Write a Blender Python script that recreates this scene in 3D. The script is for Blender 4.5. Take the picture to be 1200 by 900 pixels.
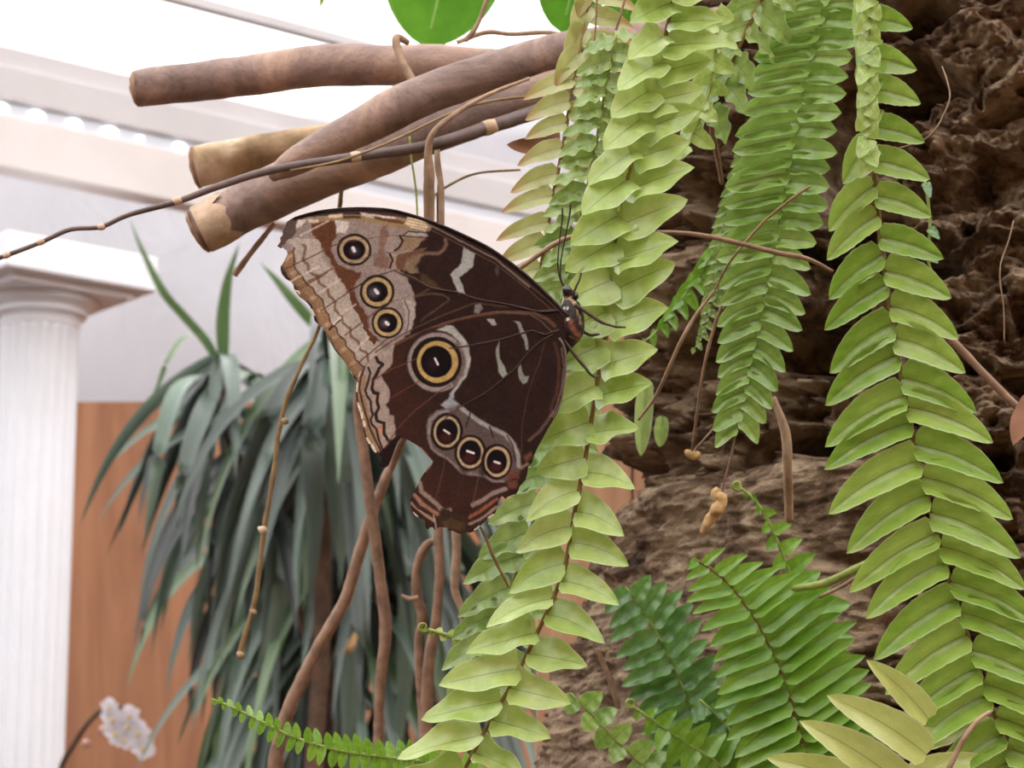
import bpy, bmesh, math, random
import numpy as np
from mathutils import Vector, Matrix, noise as mnoise

for _o in list(bpy.data.objects):
    bpy.data.objects.remove(_o)
SC = bpy.context.scene
COL = SC.collection
rnd = random.Random(7)

# ------------------------------------------------------------------ camera
F = 3000.0                       # focal length in pixels of a 1200x900 frame
PITCH = math.radians(12.0)
CAM = Vector((0.0, 0.0, 1.4))
FWD = Vector((0, math.cos(PITCH), math.sin(PITCH)))
UP = Vector((0, -math.sin(PITCH), math.cos(PITCH)))
RIGHT = Vector((1, 0, 0))


def P(px, py, d):
    """photo pixel + distance along the view axis -> world point"""
    px, py, d = float(px), float(py), float(d)
    return CAM + d * (FWD + RIGHT * ((px - 600.0) / F) + UP * ((450.0 - py) / F))


cd = bpy.data.cameras.new('camera')
cam = bpy.data.objects.new('camera', cd)
COL.objects.link(cam)
cam.location = CAM
cam.rotation_euler = (math.pi / 2 + PITCH, 0, 0)
cd.sensor_width = 36
cd.lens = 90
cd.clip_start = 0.02
cd.dof.use_dof = True
cd.dof.focus_distance = 0.603
cd.dof.aperture_fstop = 56
SC.camera = cam

# ------------------------------------------------------------------ light
SC.view_settings.view_transform = 'Standard'
SC.view_settings.look = 'None'
SC.view_settings.gamma = 1
SC.view_settings.use_curve_mapping = False
SC.view_settings.exposure = 0.55
w = bpy.data.worlds.new('overcast_sky')
SC.world = w
w.use_nodes = True
w.node_tree.nodes['Background'].inputs[0].default_value = (1.0, 0.985, 0.975, 1)
w.node_tree.nodes['Background'].inputs[1].default_value = 2.5
SC.cycles.max_bounces = 8
SC.cycles.diffuse_bounces = 5
SC.cycles.transmission_bounces = 6
SC.cycles.transparent_max_bounces = 8


# ------------------------------------------------------------------ helpers
def lin(c):
    r = []
    for v in c:
        v = v / 255.0
        r.append(v / 12.92 if v <= 0.04045 else ((v + 0.055) / 1.055) ** 2.4)
    return tuple(r)


def rgba(c):
    return (*lin(c), 1.0)


class NT:
    def __init__(s, name):
        s.m = bpy.data.materials.new(name)
        s.m.use_nodes = True
        s.t = s.m.node_tree
        s.t.nodes.clear()
        s.out = s.t.nodes.new('ShaderNodeOutputMaterial')

    def n(s, kind, **kw):
        nd = s.t.nodes.new('ShaderNode' + kind)
        for k, v in kw.items():
            setattr(nd, k, v)
        return nd

    def l(s, a, b):
        s.t.links.new(a, b)

    def val(s, sock, v):
        if hasattr(v, 'is_output') or hasattr(v, 'links'):
            s.l(v, sock)
        else:
            sock.default_value = v

    def math(s, op, a, b=0.0, c=0.0):
        nd = s.n('Math', operation=op)
        s.val(nd.inputs[0], a)
        s.val(nd.inputs[1], b)
        s.val(nd.inputs[2], c)
        return nd.outputs[0]

    def noise(s, scale, detail=4, rough=0.55, vec=None, dist=0.0):
        nd = s.n('TexNoise')
        nd.inputs['Scale'].default_value = scale
        nd.inputs['Detail'].default_value = detail
        nd.inputs['Roughness'].default_value = rough
        nd.inputs['Distortion'].default_value = dist
        if vec is not None:
            s.l(vec, nd.inputs['Vector'])
        return nd.outputs['Fac']

    def ramp(s, fac, stops):
        nd = s.n('ValToRGB')
        s.l(fac, nd.inputs[0])
        e = nd.color_ramp.elements
        while len(e) < len(stops):
            e.new(0.5)
        for i, (p, c) in enumerate(stops):
            e[i].position = p
            e[i].color = c
        return nd.outputs[0]

    def mix(s, fac, a, b, mode='MIX'):
        nd = s.n('Mix', data_type='RGBA', blend_type=mode)
        s.val(nd.inputs[0], fac)
        s.val(nd.inputs[6], a)
        s.val(nd.inputs[7], b)
        return nd.outputs[2]

    def obj(s, scale=None):
        tc = s.n('TexCoord')
        if scale is None:
            return tc.outputs['Object']
        mp = s.n('Mapping')
        mp.inputs['Scale'].default_value = scale
        s.l(tc.outputs['Object'], mp.inputs['Vector'])
        return mp.outputs[0]

    def principled(s, color, rough=0.6, spec=0.4, bump=None, bstr=0.3, bdist=0.001, trans=None, tcol=None, **kw):
        b = s.n('BsdfPrincipled')
        s.val(b.inputs['Base Color'], color)
        s.val(b.inputs['Roughness'], rough)
        b.inputs['Specular IOR Level'].default_value = spec
        for k, v in kw.items():
            b.inputs[k].default_value = v
        if bump is not None:
            bp = s.n('Bump')
            bp.inputs['Strength'].default_value = bstr
            bp.inputs['Distance'].default_value = bdist
            s.l(bump, bp.inputs['Height'])
            s.l(bp.outputs[0], b.inputs['Normal'])
        o = b.outputs[0]
        if trans:
            tr = s.n('BsdfTranslucent')
            s.val(tr.inputs[0], tcol if tcol is not None else color)
            mx = s.n('MixShader')
            mx.inputs[0].default_value = trans
            s.l(o, mx.inputs[1])
            s.l(tr.outputs[0], mx.inputs[2])
            o = mx.outputs[0]
        s.l(o, s.out.inputs[0])
        return s.m


def plain(name, c, rough=0.6, var=0.12, scale=30.0, spec=0.4, bstr=0.15, bdist=0.001, stretch=None, c2=None, **kw):
    """simple two tone noise material"""
    t = NT(name)
    v = t.obj(stretch)
    f = t.noise(scale, 5, 0.6, v)
    a = lin(c)
    if c2 is None:
        lo = tuple(max(0, x * (1 - var * 2)) for x in a)
        hi = tuple(min(1, x * (1 + var * 2)) for x in a)
    else:
        lo, hi = lin(c2), a
    col = t.ramp(f, [(0.3, (*lo, 1)), (0.7, (*hi, 1))])
    return t.principled(col, rough, spec, f, bstr, bdist, **kw)


def link(o, parent=None):
    COL.objects.link(o)
    if parent is not None:
        o.parent = parent
        o.matrix_parent_inverse = parent.matrix_world.inverted()
    return o


def empty(name, loc):
    o = bpy.data.objects.new(name, None)
    o.location = loc
    o.empty_display_size = 0.01
    COL.objects.link(o)
    o.matrix_world = Matrix.Translation(loc)
    return o


def tag(o, label=None, cat=None, group=None, kind=None):
    if label:
        o['label'] = label
    if cat:
        o['category'] = cat
    if group:
        o['group'] = group
    if kind:
        o['kind'] = kind
    return o


def mesh_obj(name, verts, faces, mat, parent=None, smooth=True, origin=None):
    """verts in world space; the origin is moved to the given point / parent / centroid"""
    if origin is None:
        if parent is not None:
            origin = parent.matrix_world.translation.copy()
        else:
            zmin = min(v[2] for v in verts)
            n = len(verts)
            origin = Vector((sum(v[0] for v in verts) / n, sum(v[1] for v in verts) / n, zmin))
    me = bpy.data.meshes.new(name)
    me.from_pydata([(v[0] - origin[0], v[1] - origin[1], v[2] - origin[2]) for v in verts], [], faces)
    if smooth:
        me.polygons.foreach_set('use_smooth', [True] * len(me.polygons))
    me.materials.append(mat)
    me.update()
    o = bpy.data.objects.new(name, me)
    o.location = origin
    COL.objects.link(o)
    o.matrix_world = Matrix.Translation(origin)
    if parent is not None:
        o.parent = parent
        o.matrix_parent_inverse = parent.matrix_world.inverted()
    return o


def catmull(pts, n):
    """list of tuples -> n samples, parametrised by arc length (in the first two or three axes)"""
    pts = [np.array(p, float) for p in pts]
    ext = [2 * pts[0] - pts[1]] + pts + [2 * pts[-1] - pts[-2]]
    dense = []
    for i in range(1, len(ext) - 2):
        p0, p1, p2, p3 = ext[i - 1:i + 3]
        for k in range(24):
            t = k / 24
            dense.append(0.5 * ((2 * p1) + (-p0 + p2) * t + (2 * p0 - 5 * p1 + 4 * p2 - p3) * t * t + (-p0 + 3 * p1 - 3 * p2 + p3) * t ** 3))
    dense.append(pts[-1])
    dense = np.array(dense)
    seg = np.linalg.norm(np.diff(dense[:, :2], axis=0), axis=1)
    s = np.concatenate([[0], np.cumsum(seg)])
    q = np.linspace(0, s[-1], n)
    return np.stack([np.interp(q, s, dense[:, k]) for k in range(dense.shape[1])], 1)


def tube_data(pts, rad, seg=8, caps=True, rough=0.0, rs=40.0, seed=0.0, oval=None):
    V, Fc = [], []
    n = len(pts)
    pts = [Vector(p) for p in pts]
    ref = None
    for i in range(n):
        t = (pts[min(i + 1, n - 1)] - pts[max(i - 1, 0)]).normalized()
        if ref is None:
            ref = Vector((0, 0, 1)) if abs(t.z) < 0.9 else Vector((1, 0, 0))
        a = (ref - t * ref.dot(t)).normalized()
        b = t.cross(a)
        ref = a
        for k in range(seg):
            th = 2 * math.pi * k / seg
            r = rad[i]
            dv = a * math.cos(th) + b * math.sin(th)
            if rough:
                q = pts[i] + dv * r
                r *= 1 + rough * mnoise.fractal(q * rs + Vector((seed, seed, 0)), 1.0, 2.0, 4)
            V.append(pts[i] + dv * r)
        if i:
            for k in range(seg):
                k2 = (k + 1) % seg
                Fc.append(((i - 1) * seg + k, (i - 1) * seg + k2, i * seg + k2, i * seg + k))
    if caps:
        Fc.append(tuple(range(seg - 1, -1, -1)))
        Fc.append(tuple((n - 1) * seg + k for k in range(seg)))
    return V, Fc


def ptube(name, pts, mat, parent=None, n=24, seg=8, rough=0.0, rs=150.0, caps=True):
    """tube through photo points (px, py, depth, radius in px)"""
    s = catmull(pts, n)
    W = [P(a[0], a[1], a[2]) for a in s]
    R = [float(max(a[3], 0.2) * a[2] / F) for a in s]
    V, Fc = tube_data(W, R, seg, caps, rough, rs, rnd.random() * 50)
    return mesh_obj(name, V, Fc, mat, parent)


def box_data(c, ax, ay, az):
    """box with centre c and half-axis vectors"""
    V = []
    for sz in (-1, 1):
        for sx, sy in ((-1, -1), (1, -1), (1, 1), (-1, 1)):
            V.append(c + ax * sx + ay * sy + az * sz)
    Fc = [(3, 2, 1, 0), (4, 5, 6, 7), (0, 1, 5, 4), (1, 2, 6, 5), (2, 3, 7, 6), (3, 0, 4, 7)]
    return V, Fc


def join_data(parts):
    V, Fc = [], []
    for v, f in parts:
        b = len(V)
        V += list(v)
        Fc += [tuple(i + b for i in q) for q in f]
    return V, Fc


def box(name, c, ax, ay, az, mat, parent=None, bevel=0.0):
    V, Fc = box_data(c, ax, ay, az)
    o = mesh_obj(name, V, Fc, mat, parent, smooth=False)
    if bevel:
        md = o.modifiers.new('bevel', 'BEVEL')
        md.width = bevel
        md.segments = 2
    return o


def lathe_data(c, prof, seg=48, flutes=0, depth=0.0):
    """prof: list of (z, r, fluted 0/1)"""
    V, Fc = [], []
    for i, (z, r, fl) in enumerate(prof):
        for k in range(seg):
            th = 2 * math.pi * k / seg
            rr = r
            if flutes and fl:
                rr = r - depth * fl * abs(math.sin(th * flutes / 2)) ** 0.7
            V.append(Vector((c[0] + rr * math.cos(th), c[1] + rr * math.sin(th), z)))
        if i:
            for k in range(seg):
                k2 = (k + 1) % seg
                Fc.append(((i - 1) * seg + k, (i - 1) * seg + k2, i * seg + k2, i * seg + k))
    Fc.append(tuple(range(seg - 1, -1, -1)))
    Fc.append(tuple((len(prof) - 1) * seg + k for k in range(seg)))
    return V, Fc


# ------------------------------------------------------------------ materials
def sheet_mat(name, c, trans, bstr=0.3, scale=6.0):
    t = NT(name)
    v = t.obj((1, 1, 0.6))
    f = t.noise(scale, 4, 0.6, v, 0.6)
    a = lin(c)
    col = t.ramp(f, [(0.3, (*[x * 0.93 for x in a], 1)), (0.7, (*a, 1))])
    return t.principled(col, 0.55, 0.3, f, bstr, 0.02, trans=trans)


M = {}
M['roof'] = sheet_mat('translucent_roof_sheet', (250, 249, 250), 0.86, 0.05)
M['wall'] = sheet_mat('white_wall_sheet', (188, 187, 192), None, 0.5)
M['fascia'] = plain('cream_fascia_board', (205, 198, 195), 0.6, 0.03, 5)
M['fascia_grey'] = plain('grey_fascia_board', (186, 182, 182), 0.6, 0.03, 5)
M['channel'] = plain('white_light_channel', (188, 191, 198), 0.35, 0.03, 9)
M['plaster'] = plain('white_painted_column', (226, 228, 233), 0.5, 0.015, 12)
M['floor'] = plain('brown_bark_chip_floor', (92, 72, 56), 0.9, 0.3, 14)

t = NT('orange_plywood')
v = t.obj((1.0, 1.0, 0.12))
f1 = t.noise(9, 6, 0.6, v, 1.2)
f2 = t.noise(60, 4, 0.6, v)
v2 = t.obj()
kn = t.n('TexVoronoi')
kn.inputs['Scale'].default_value = 5.0
t.l(v2, kn.inputs['Vector'])
c0 = t.ramp(f1, [(0.25, rgba((126, 86, 60))), (0.55, rgba((170, 120, 88))), (0.8, rgba((188, 138, 104)))])
c1 = t.mix(t.math('MULTIPLY', f2, 0.35), c0, rgba((120, 72, 44)))
km = t.math('LESS_THAN', kn.outputs['Distance'], 0.07)
c2 = t.mix(t.math('MULTIPLY', km, 0.7), c1, rgba((104, 52, 26)))
M['ply'] = t.principled(c2, 0.6, 0.3, f2, 0.1)

t = NT('tan_wood_post')
v = t.obj((1.0, 1.0, 0.08))
f1 = t.noise(70, 6, 0.6, v, 0.8)
c0 = t.ramp(f1, [(0.3, rgba((160, 118, 86))), (0.7, rgba((206, 166, 130)))])
M['post'] = t.principled(c0, 0.65, 0.3, f1, 0.2)

# rugged cork bark
t = NT('rugged_brown_bark')
v = t.obj((1.0, 1.0, 1.8))
f1 = t.noise(42, 8, 0.7, v, 0.6)
f2 = t.noise(160, 8, 0.7, v, 0.3)
f3 = t.noise(9, 4, 0.5, t.obj())
c0 = t.ramp(f1, [(0.32, rgba((62, 46, 36))), (0.45, rgba((142, 114, 90))), (0.58, rgba((226, 198, 164)))])
c1 = t.mix(t.math('MULTIPLY', f2, 0.4), c0, rgba((92, 64, 46)))
c2 = t.mix(t.math('MULTIPLY', f3, 0.25), c1, rgba((104, 92, 62)))
M['bark'] = t.principled(c2, 0.85, 0.25, f2, 1.0, 0.006)

t = NT('smooth_purple_brown_log_bark')
v = t.obj()
f1 = t.noise(34, 8, 0.7, v, 0.9)
f2 = t.noise(190, 5, 0.7, v)
c0 = t.ramp(f1, [(0.32, rgba((104, 84, 76))), (0.5, rgba((154, 130, 120))), (0.68, rgba((204, 170, 148)))])
c1 = t.mix(t.math('MULTIPLY', f2, 0.35), c0, rgba((92, 72, 64)))
M['log'] = t.principled(c1, 0.55, 0.35, f2, 0.5, 0.0015)

t = NT('pale_mossy_log_bark')
f1 = t.noise(22, 6, 0.6, t.obj(), 0.8)
c0 = t.ramp(f1, [(0.3, rgba((104, 84, 54))), (0.46, rgba((186, 158, 122))), (0.58, rgba((240, 220, 194)))])
M['logpale'] = t.principled(c0, 0.7, 0.3, f1, 0.5, 0.002)
M['cut'] = plain('sawn_log_end', (172, 138, 108), 0.8, 0.25, 140, bstr=0.5)
M['peel'] = plain('pale_exposed_wood', (190, 164, 138), 0.75, 0.25, 90, bstr=0.6, bdist=0.002)
M['twig'] = plain('brown_twig', (168, 140, 114), 0.7, 0.22, 160, bstr=0.4)
M['twigred'] = plain('reddish_brown_stem', (146, 116, 94), 0.6, 0.2, 200, bstr=0.3)
M['twigdark'] = plain('dark_grey_brown_vine', (104, 88, 84), 0.45, 0.25, 90, bstr=0.4)
M['twigyellow'] = plain('straw_coloured_stem', (146, 122, 84), 0.65, 0.2, 200, bstr=0.3)
M['node'] = plain('pale_stem_node', (206, 178, 150), 0.7, 0.1, 200)
M['rachis'] = plain('brown_green_fern_stalk', (150, 132, 78), 0.55, 0.25, 300, c2=(128, 92, 56))
M['rachisg'] = plain('green_fern_stalk', (150, 168, 84), 0.5, 0.15, 300)
M['dry'] = plain('dry_papery_leaf', (206, 168, 116), 0.7, 0.2, 300, bstr=0.6)
M['drybrown'] = plain('dry_brown_leaf', (146, 100, 72), 0.6, 0.2, 120, bstr=0.5)


def leaf_mat(name, dark, light, rough=0.36, trans=0.38, tip=None, rib=None, edge=0.35, veins=26.0, spec=0.5, coat=0.8, wr=0.3, wn=0.75):
    t = NT(name)
    uv = t.n('UVMap')
    sep = t.n('SeparateXYZ')
    t.l(uv.outputs[0], sep.inputs[0])
    u, vv = sep.outputs[0], sep.outputs[1]
    av = t.math('ABSOLUTE', t.math('SUBTRACT', vv, 0.5))
    oi = t.n('ObjectInfo')
    f1 = t.noise(3.5, 4, 0.6, t.obj())
    f2 = t.math('ADD', t.math('MULTIPLY', f1, wn), t.math('MULTIPLY', oi.outputs['Random'], wr))
    col = t.ramp(f2, [(0.3, rgba(dark)), (0.78, rgba(light))])
    # fine side veins running out from the midrib
    ph = t.math('ADD', t.math('MULTIPLY', u, veins), t.math('MULTIPLY', av, -9.0))
    sv = t.math('SINE', t.math('MULTIPLY', ph, 6.2832))
    col = t.mix(t.math('MULTIPLY', t.math('ADD', sv, 1.0), 0.035), col, rgba(dark))
    lighter = tuple(min(255, int(c * 0.45 + 255 * 0.55)) for c in light)
    col = t.mix(t.math('MULTIPLY', t.math('GREATER_THAN', av, 0.455), edge), col, rgba(lighter))
    rb = rib or tuple(int(c * 0.55) for c in dark)
    ribm = t.math('MULTIPLY', t.math('LESS_THAN', av, 0.013), t.math('LESS_THAN', u, 0.86))
    col = t.mix(t.math('MULTIPLY', ribm, 0.55), col, rgba(rb))
    if tip:
        tm = t.n('MapRange')
        tm.inputs[1].default_value = 0.55
        tm.inputs[2].default_value = 1.0
        t.l(t.math('ADD', u, t.math('MULTIPLY', t.math('SUBTRACT', f1, 0.5), 0.7)), tm.inputs[0])
        col = t.mix(tm.outputs[0], col, rgba(tip))
    h = t.math('ADD', t.math('MULTIPLY', sv, 0.25), t.noise(40, 3, 0.5, t.obj()))
    return t.principled(col, rough, spec, h, 0.12, 0.0006, trans=trans, **{'Coat Weight': coat, 'Coat Roughness': 0.3, 'Coat IOR': 1.6})


M['f_main'] = leaf_mat('light_green_fern_leaflet', (150, 182, 72), (200, 220, 132))
M['f_pale'] = leaf_mat('yellowing_fern_leaflet', (168, 178, 92), (206, 208, 140), tip=(190, 150, 92))
M['f_back'] = leaf_mat('soft_green_fern_leaflet', (124, 162, 70), (182, 204, 124))
M['f_mid'] = leaf_mat('fresh_green_fern_leaflet', (118, 160, 58), (172, 204, 106))
M['f_right'] = leaf_mat('grass_green_fern_leaflet', (122, 164, 46), (176, 204, 96), rib=(70, 96, 26))
M['f_bright'] = leaf_mat('vivid_green_fern_leaflet', (106, 160, 36), (150, 196, 68), edge=0.15)
M['f_dark'] = leaf_mat('deep_green_fern_leaflet', (72, 120, 48), (118, 166, 82), edge=0.1)
M['f_yel'] = leaf_mat('yellow_green_fern_leaflet', (178, 194, 92), (214, 222, 138))
M['big'] = leaf_mat('broad_green_leaf', (78, 142, 34), (118, 180, 56), rib=(176, 206, 130), edge=0.1, trans=0.5)
M['yucca'] = leaf_mat('grey_green_strap_leaf', (32, 43, 38), (108, 130, 114), rough=0.42, trans=0.12, edge=0.15, veins=0.0, coat=0.3, wr=0.65, wn=0.45)
M['yuccag'] = leaf_mat('green_strap_leaf', (70, 98, 58), (104, 136, 84), rough=0.42, trans=0.25, edge=0.1, veins=0.0)
M['cane'] = plain('brown_cane_stem', (84, 62, 46), 0.8, 0.25, 60, bstr=0.5)
t = NT('white_orchid_petal')
c = t.ramp(t.noise(60, 3, 0.5, t.obj()), [(0.3, rgba((226, 220, 228))), (0.7, rgba((248, 246, 250)))])
M['petal'] = t.principled(c, 0.5, 0.3, trans=0.3)
M['lip'] = plain('yellow_orchid_lip', (214, 190, 110), 0.5, 0.1, 80)
M['bud'] = plain('pink_orchid_bud', (196, 150, 140), 0.5, 0.1, 80)
t = NT('lit_led_lamp')
e = t.n('Emission')
e.inputs[0].default_value = (0.95, 0.97, 1, 1)
e.inputs[1].default_value = 3.0
t.l(e.outputs[0], t.out.inputs[0])
M['led'] = t.m
t = NT('clear_water_drop')
M['water'] = t.principled((1, 1, 1, 1), 0.03, 0.5, **{'Transmission Weight': 1.0, 'IOR': 1.33})
M['drop'] = M['water']

# ================================================================== SETTING
D2 = Vector((0.777, 0.629, 0)).normalized()          # direction the beam runs in
N2 = Vector((-D2.y, D2.x, 0))
S0 = Vector((P(0, 120, 4.2).x, P(0, 120, 4.2).y, 0))


def hz(py, d=4.0):
    """height of image row py on the beam line where it crosses the left frame edge"""
    yy = S0.y
    for _ in range(6):
        d *= yy / P(0, py, d).y
    return P(0, py, d).z


def beam_s(px, z):
    """distance along the beam line whose image column is px (at height z)"""
    lo, hi = -2.0, 4.0
    for _ in range(50):
        m = 0.5 * (lo + hi)
        q = Vector((S0.x + D2.x * m, S0.y + D2.y * m, z)) - CAM
        x = 600 + F * q.dot(RIGHT) / q.dot(FWD)
        if x < px:
            lo = m
        else:
            hi = m
    return lo


def sbox(name, x0, x1, y0, y1, z0, z1, mat, label=None):
    c = Vector(((x0 + x1) / 2, (y0 + y1) / 2, (z0 + z1) / 2))
    o = box(name, c, Vector(((x1 - x0) / 2, 0, 0)), Vector((0, (y1 - y0) / 2, 0)), Vector((0, 0, (z1 - z0) / 2)), mat)
    tag(o, label, None, None, 'structure')
    return o


ZC = 3.2
sbox('floor', -3.6, 3.6, -3.0, 5.6, -0.05, 0.0, M['floor'], 'brown bark chip floor of the butterfly house')
# ceiling sheet (slightly sagging)
nx, ny = 48, 48
V, Fc = [], []
for j in range(ny + 1):
    for i in range(nx + 1):
        x = -3.6 + 7.2 * i / nx
        y = -3.0 + 8.6 * j / ny
        q = (x * D2.x + y * D2.y)
        V.append(Vector((x, y, ZC - 0.03 * abs(math.sin(q * 1.9)) + 0.01 * mnoise.noise(Vector((x, y, 0)) * 1.3))))
for j in range(ny):
    for i in range(nx):
        a = j * (nx + 1) + i
        Fc.append((a, a + nx + 1, a + nx + 2, a + 1))
o = mesh_obj('ceiling', V, Fc, M['roof'])
tag(o, 'translucent white roof sheet glowing with daylight', None, None, 'structure')


def sheet_wall(name, a, b, z0, z1, amp, label, mat='wall'):
    """hanging wrinkled sheet between two floor points"""
    a, b = Vector(a), Vector(b)
    dd = b - a
    nrm = Vector((-dd.y, dd.x, 0)).normalized()
    V, Fc = [], []
    nx, nz = 120, 60
    for j in range(nz + 1):
        for i in range(nx + 1):
            q = a + dd * (i / nx)
            z = z0 + (z1 - z0) * j / nz
            k = mnoise.fractal(Vector((q.x * 2.2, q.y * 2.2, z * 0.9)), 1.0, 2.0, 3)
            V.append(Vector((q.x, q.y, z)) + nrm * amp * k)
    for j in range(nz):
        for i in range(nx):
            s = j * (nx + 1) + i
            Fc.append((s, s + 1, s + nx + 2, s + nx + 1))
    o = mesh_obj(name, V, Fc, M[mat])
    tag(o, label, None, None, 'structure')
    md = o.modifiers.new('thickness', 'SOLIDIFY')
    md.thickness = 0.004
    return o


sheet_wall('wall_back', (-3.6, 5.35, 0), (3.6, 5.35, 0), 0.0, ZC - 0.06, 0.03, 'white plastic sheeting hung behind the plants')
sheet_wall('wall_left', (-3.6, -3.0, 0), (-3.6, 5.3, 0), 0.0, ZC - 0.06, 0.03, 'white sheeting on the side of the tent')
sheet_wall('wall_right', (3.6, 5.3, 0), (3.6, -3.0, 0), 0.0, ZC - 0.06, 0.005, 'unseen brown board wall added on the trunk side to dim side light', 'ply')  # out of view; closed in and boarded brown to dim side fill

sheet_wall('wall_front', (3.6, -3.0, 0), (-3.6, -3.0, 0), 0.0, ZC - 0.06, 0.005, 'unseen brown board wall added behind the camera to cut frontal light', 'ply')  # added out of view so less light reaches the plants from the front

# plywood skirting on the back wall: separate sheets
zt = P(110, 477, 5.28).z
xb = [-2.9, -1.68, -0.46, 0.76, 1.98, 3.2]
for i in range(5):
    o = sbox('trim_1' if i == 0 else 'trim_%d' % (i + 1), xb[i] + 0.002, xb[i + 1] - 0.002, 5.12, 5.16, 0.0, zt, M['ply'],
             'orange plywood sheet standing against the white sheeting')

# beam with light channel
zb, zl, zg, zu = hz(194), hz(131), hz(112), hz(44)
L0, L1 = -1.2, 1.72


def beam_box(name, z0, z1, off0, off1, mat, label):
    a = S0 + D2 * L0
    b = S0 + D2 * L1
    c = (a + b) / 2 + N2 * ((off0 + off1) / 2)
    c.z = (z0 + z1) / 2
    o = box(name, c, D2 * ((L1 - L0) / 2), N2 * ((off1 - off0) / 2), Vector((0, 0, (z1 - z0) / 2)), mat, None, 0.004)
    tag(o, label, None, None, 'structure')
    return o


beam_box('trim_6', zb, zl, 0.0, 0.05, M['fascia'], 'cream lower fascia board of the roof beam')
beam_box('trim_7', zl, zg, 0.02, 0.06, M['channel'], 'white recessed channel holding the row of lamps')
beam_box('trim_8', zg, (zg + zu) / 2 + 0.01, 0.012, 0.07, M['fascia_grey'], 'grey upper fascia board of the roof beam')
beam_box('trim_9', (zg + zu) / 2 + 0.01, zu, 0.03, 0.08, M['fascia_grey'], 'grey top board of the roof beam')
# roof batten
q0 = P(300, 22, 1.0) - CAM
kk = (ZC - 0.05 - CAM.z) / q0.z
pb = CAM + q0 * kk
V, Fc = box_data(pb, D2 * 2.6, N2 * 0.012, Vector((0, 0, 0.01)))
o = mesh_obj('trim_10', V, Fc, M['fascia_grey'], smooth=False)
tag(o, 'thin white batten under the roof sheet', None, None, 'structure')

# LED lamps
for px, sc in ((-36, 1), (7, 1), (49, 1.05), (93, 1.0), (135, 1.05), (170, 0.5), (217, 0.95), (262, 0.9)):
    zz = (zl + zg) / 2 - 0.001
    s = beam_s(px, zz)
    c = S0 + D2 * s + N2 * 0.018
    c.z = zz
    V, Fc = [], []
    for i in range(7):
        ph = math.pi * 0.5 * i / 6
        for k in range(14):
            th = 2 * math.pi * k / 14
            V.append(c + D2 * (0.0145 * sc * math.cos(ph) * math.cos(th)) + Vector((0, 0, 0.009 * sc * math.cos(ph) * math.sin(th))) - N2 * (0.008 * math.sin(ph)))
    for i in range(6):
        for k in range(14):
            Fc.append((i * 14 + k, i * 14 + (k + 1) % 14, (i + 1) * 14 + (k + 1) % 14, (i + 1) * 14 + k))
    o = mesh_obj('led_lamp', V, Fc, M['led'], None, True, c)
    tag(o, 'small glowing white lamp in the channel along the roof beam' if sc > 0.6 else 'smallest dimmest lamp in the channel along the roof beam',
        'lamp', 'lamps along the roof beam')

# ------------------------------------------------------------------ column
corner = Vector((P(8, 300, 4.0).x, P(8, 300, 4.0).y, 0))
HS = 0.137
cc = corner + D2 * HS + N2 * HS


def zc_(py):
    """height of image row py on the column axis"""
    # solve P(px,py,d) with the axis' horizontal distance
    d = 4.14
    for _ in range(5):
        q = P(48, py, d)
        d *= cc.y / q.y
    return P(48, py, d).z


root = empty('classical_column', Vector((cc.x, cc.y, 0)))
tag(root, 'white fluted classical column with a square capital', 'column')
RS = 0.0635
z_neck = zc_(383)
z_top = P(8, 320, 4.0).z
prof = [(0.16, RS * 1.12, 0), (0.20, RS * 1.06, 0), (0.22, RS * 1.03, 1)]
for k in range(1, 12):
    prof.append((0.22 + (z_neck - 0.24) * k / 12, RS * (1.03 - 0.03 * k / 12), 1))
prof += [(z_neck - 0.012, RS, 1), (z_neck - 0.006, RS, 0)]
V, Fc = lathe_data(cc, prof, 160, 20, 0.0055)
mesh_obj('shaft', V, Fc, M['plaster'], root)
dz = z_top - z_neck
prof = [(z_neck - 0.008, RS * 0.98, 0), (z_neck, RS * 1.03, 0), (z_neck + dz * 0.30, RS * 1.03, 0), (z_neck + dz * 0.36, RS * 1.16, 0), (z_neck + dz * 0.46, RS * 1.2, 0), (z_neck + dz * 0.52, RS * 1.12, 0),
        (z_neck + dz * 0.6, RS * 1.16, 0), (z_neck + dz * 0.72, RS * 1.36, 0), (z_neck + dz * 0.86, RS * 1.5, 0), (z_neck + dz * 0.95, RS * 1.5, 0), (z_top, RS * 1.42, 0)]
V, Fc = lathe_data(cc, prof, 64)
mesh_obj('capital_moulding', V, Fc, M['plaster'], root)
zA = z_top
c1 = Vector((cc.x, cc.y, zA + 0.006))
box('abacus_step', c1, D2 * (HS * 0.80), N2 * (HS * 0.80), Vector((0, 0, 0.0065)), M['plaster'], root, 0.002)
c1 = Vector((cc.x, cc.y, zA + 0.012 + 0.0285))
box('abacus', c1, D2 * HS, N2 * HS, Vector((0, 0, 0.029)), M['plaster'], root, 0.003)
prof = [(0.0, RS * 1.5, 0), (0.07, RS * 1.5, 0), (0.08, RS * 1.4, 0), (0.11, RS * 1.45, 0), (0.13, RS * 1.25, 0), (0.165, RS * 1.15, 0)]
V, Fc = lathe_data(cc, prof, 48)
mesh_obj('column_base', V, Fc, M['plaster'], root)

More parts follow.
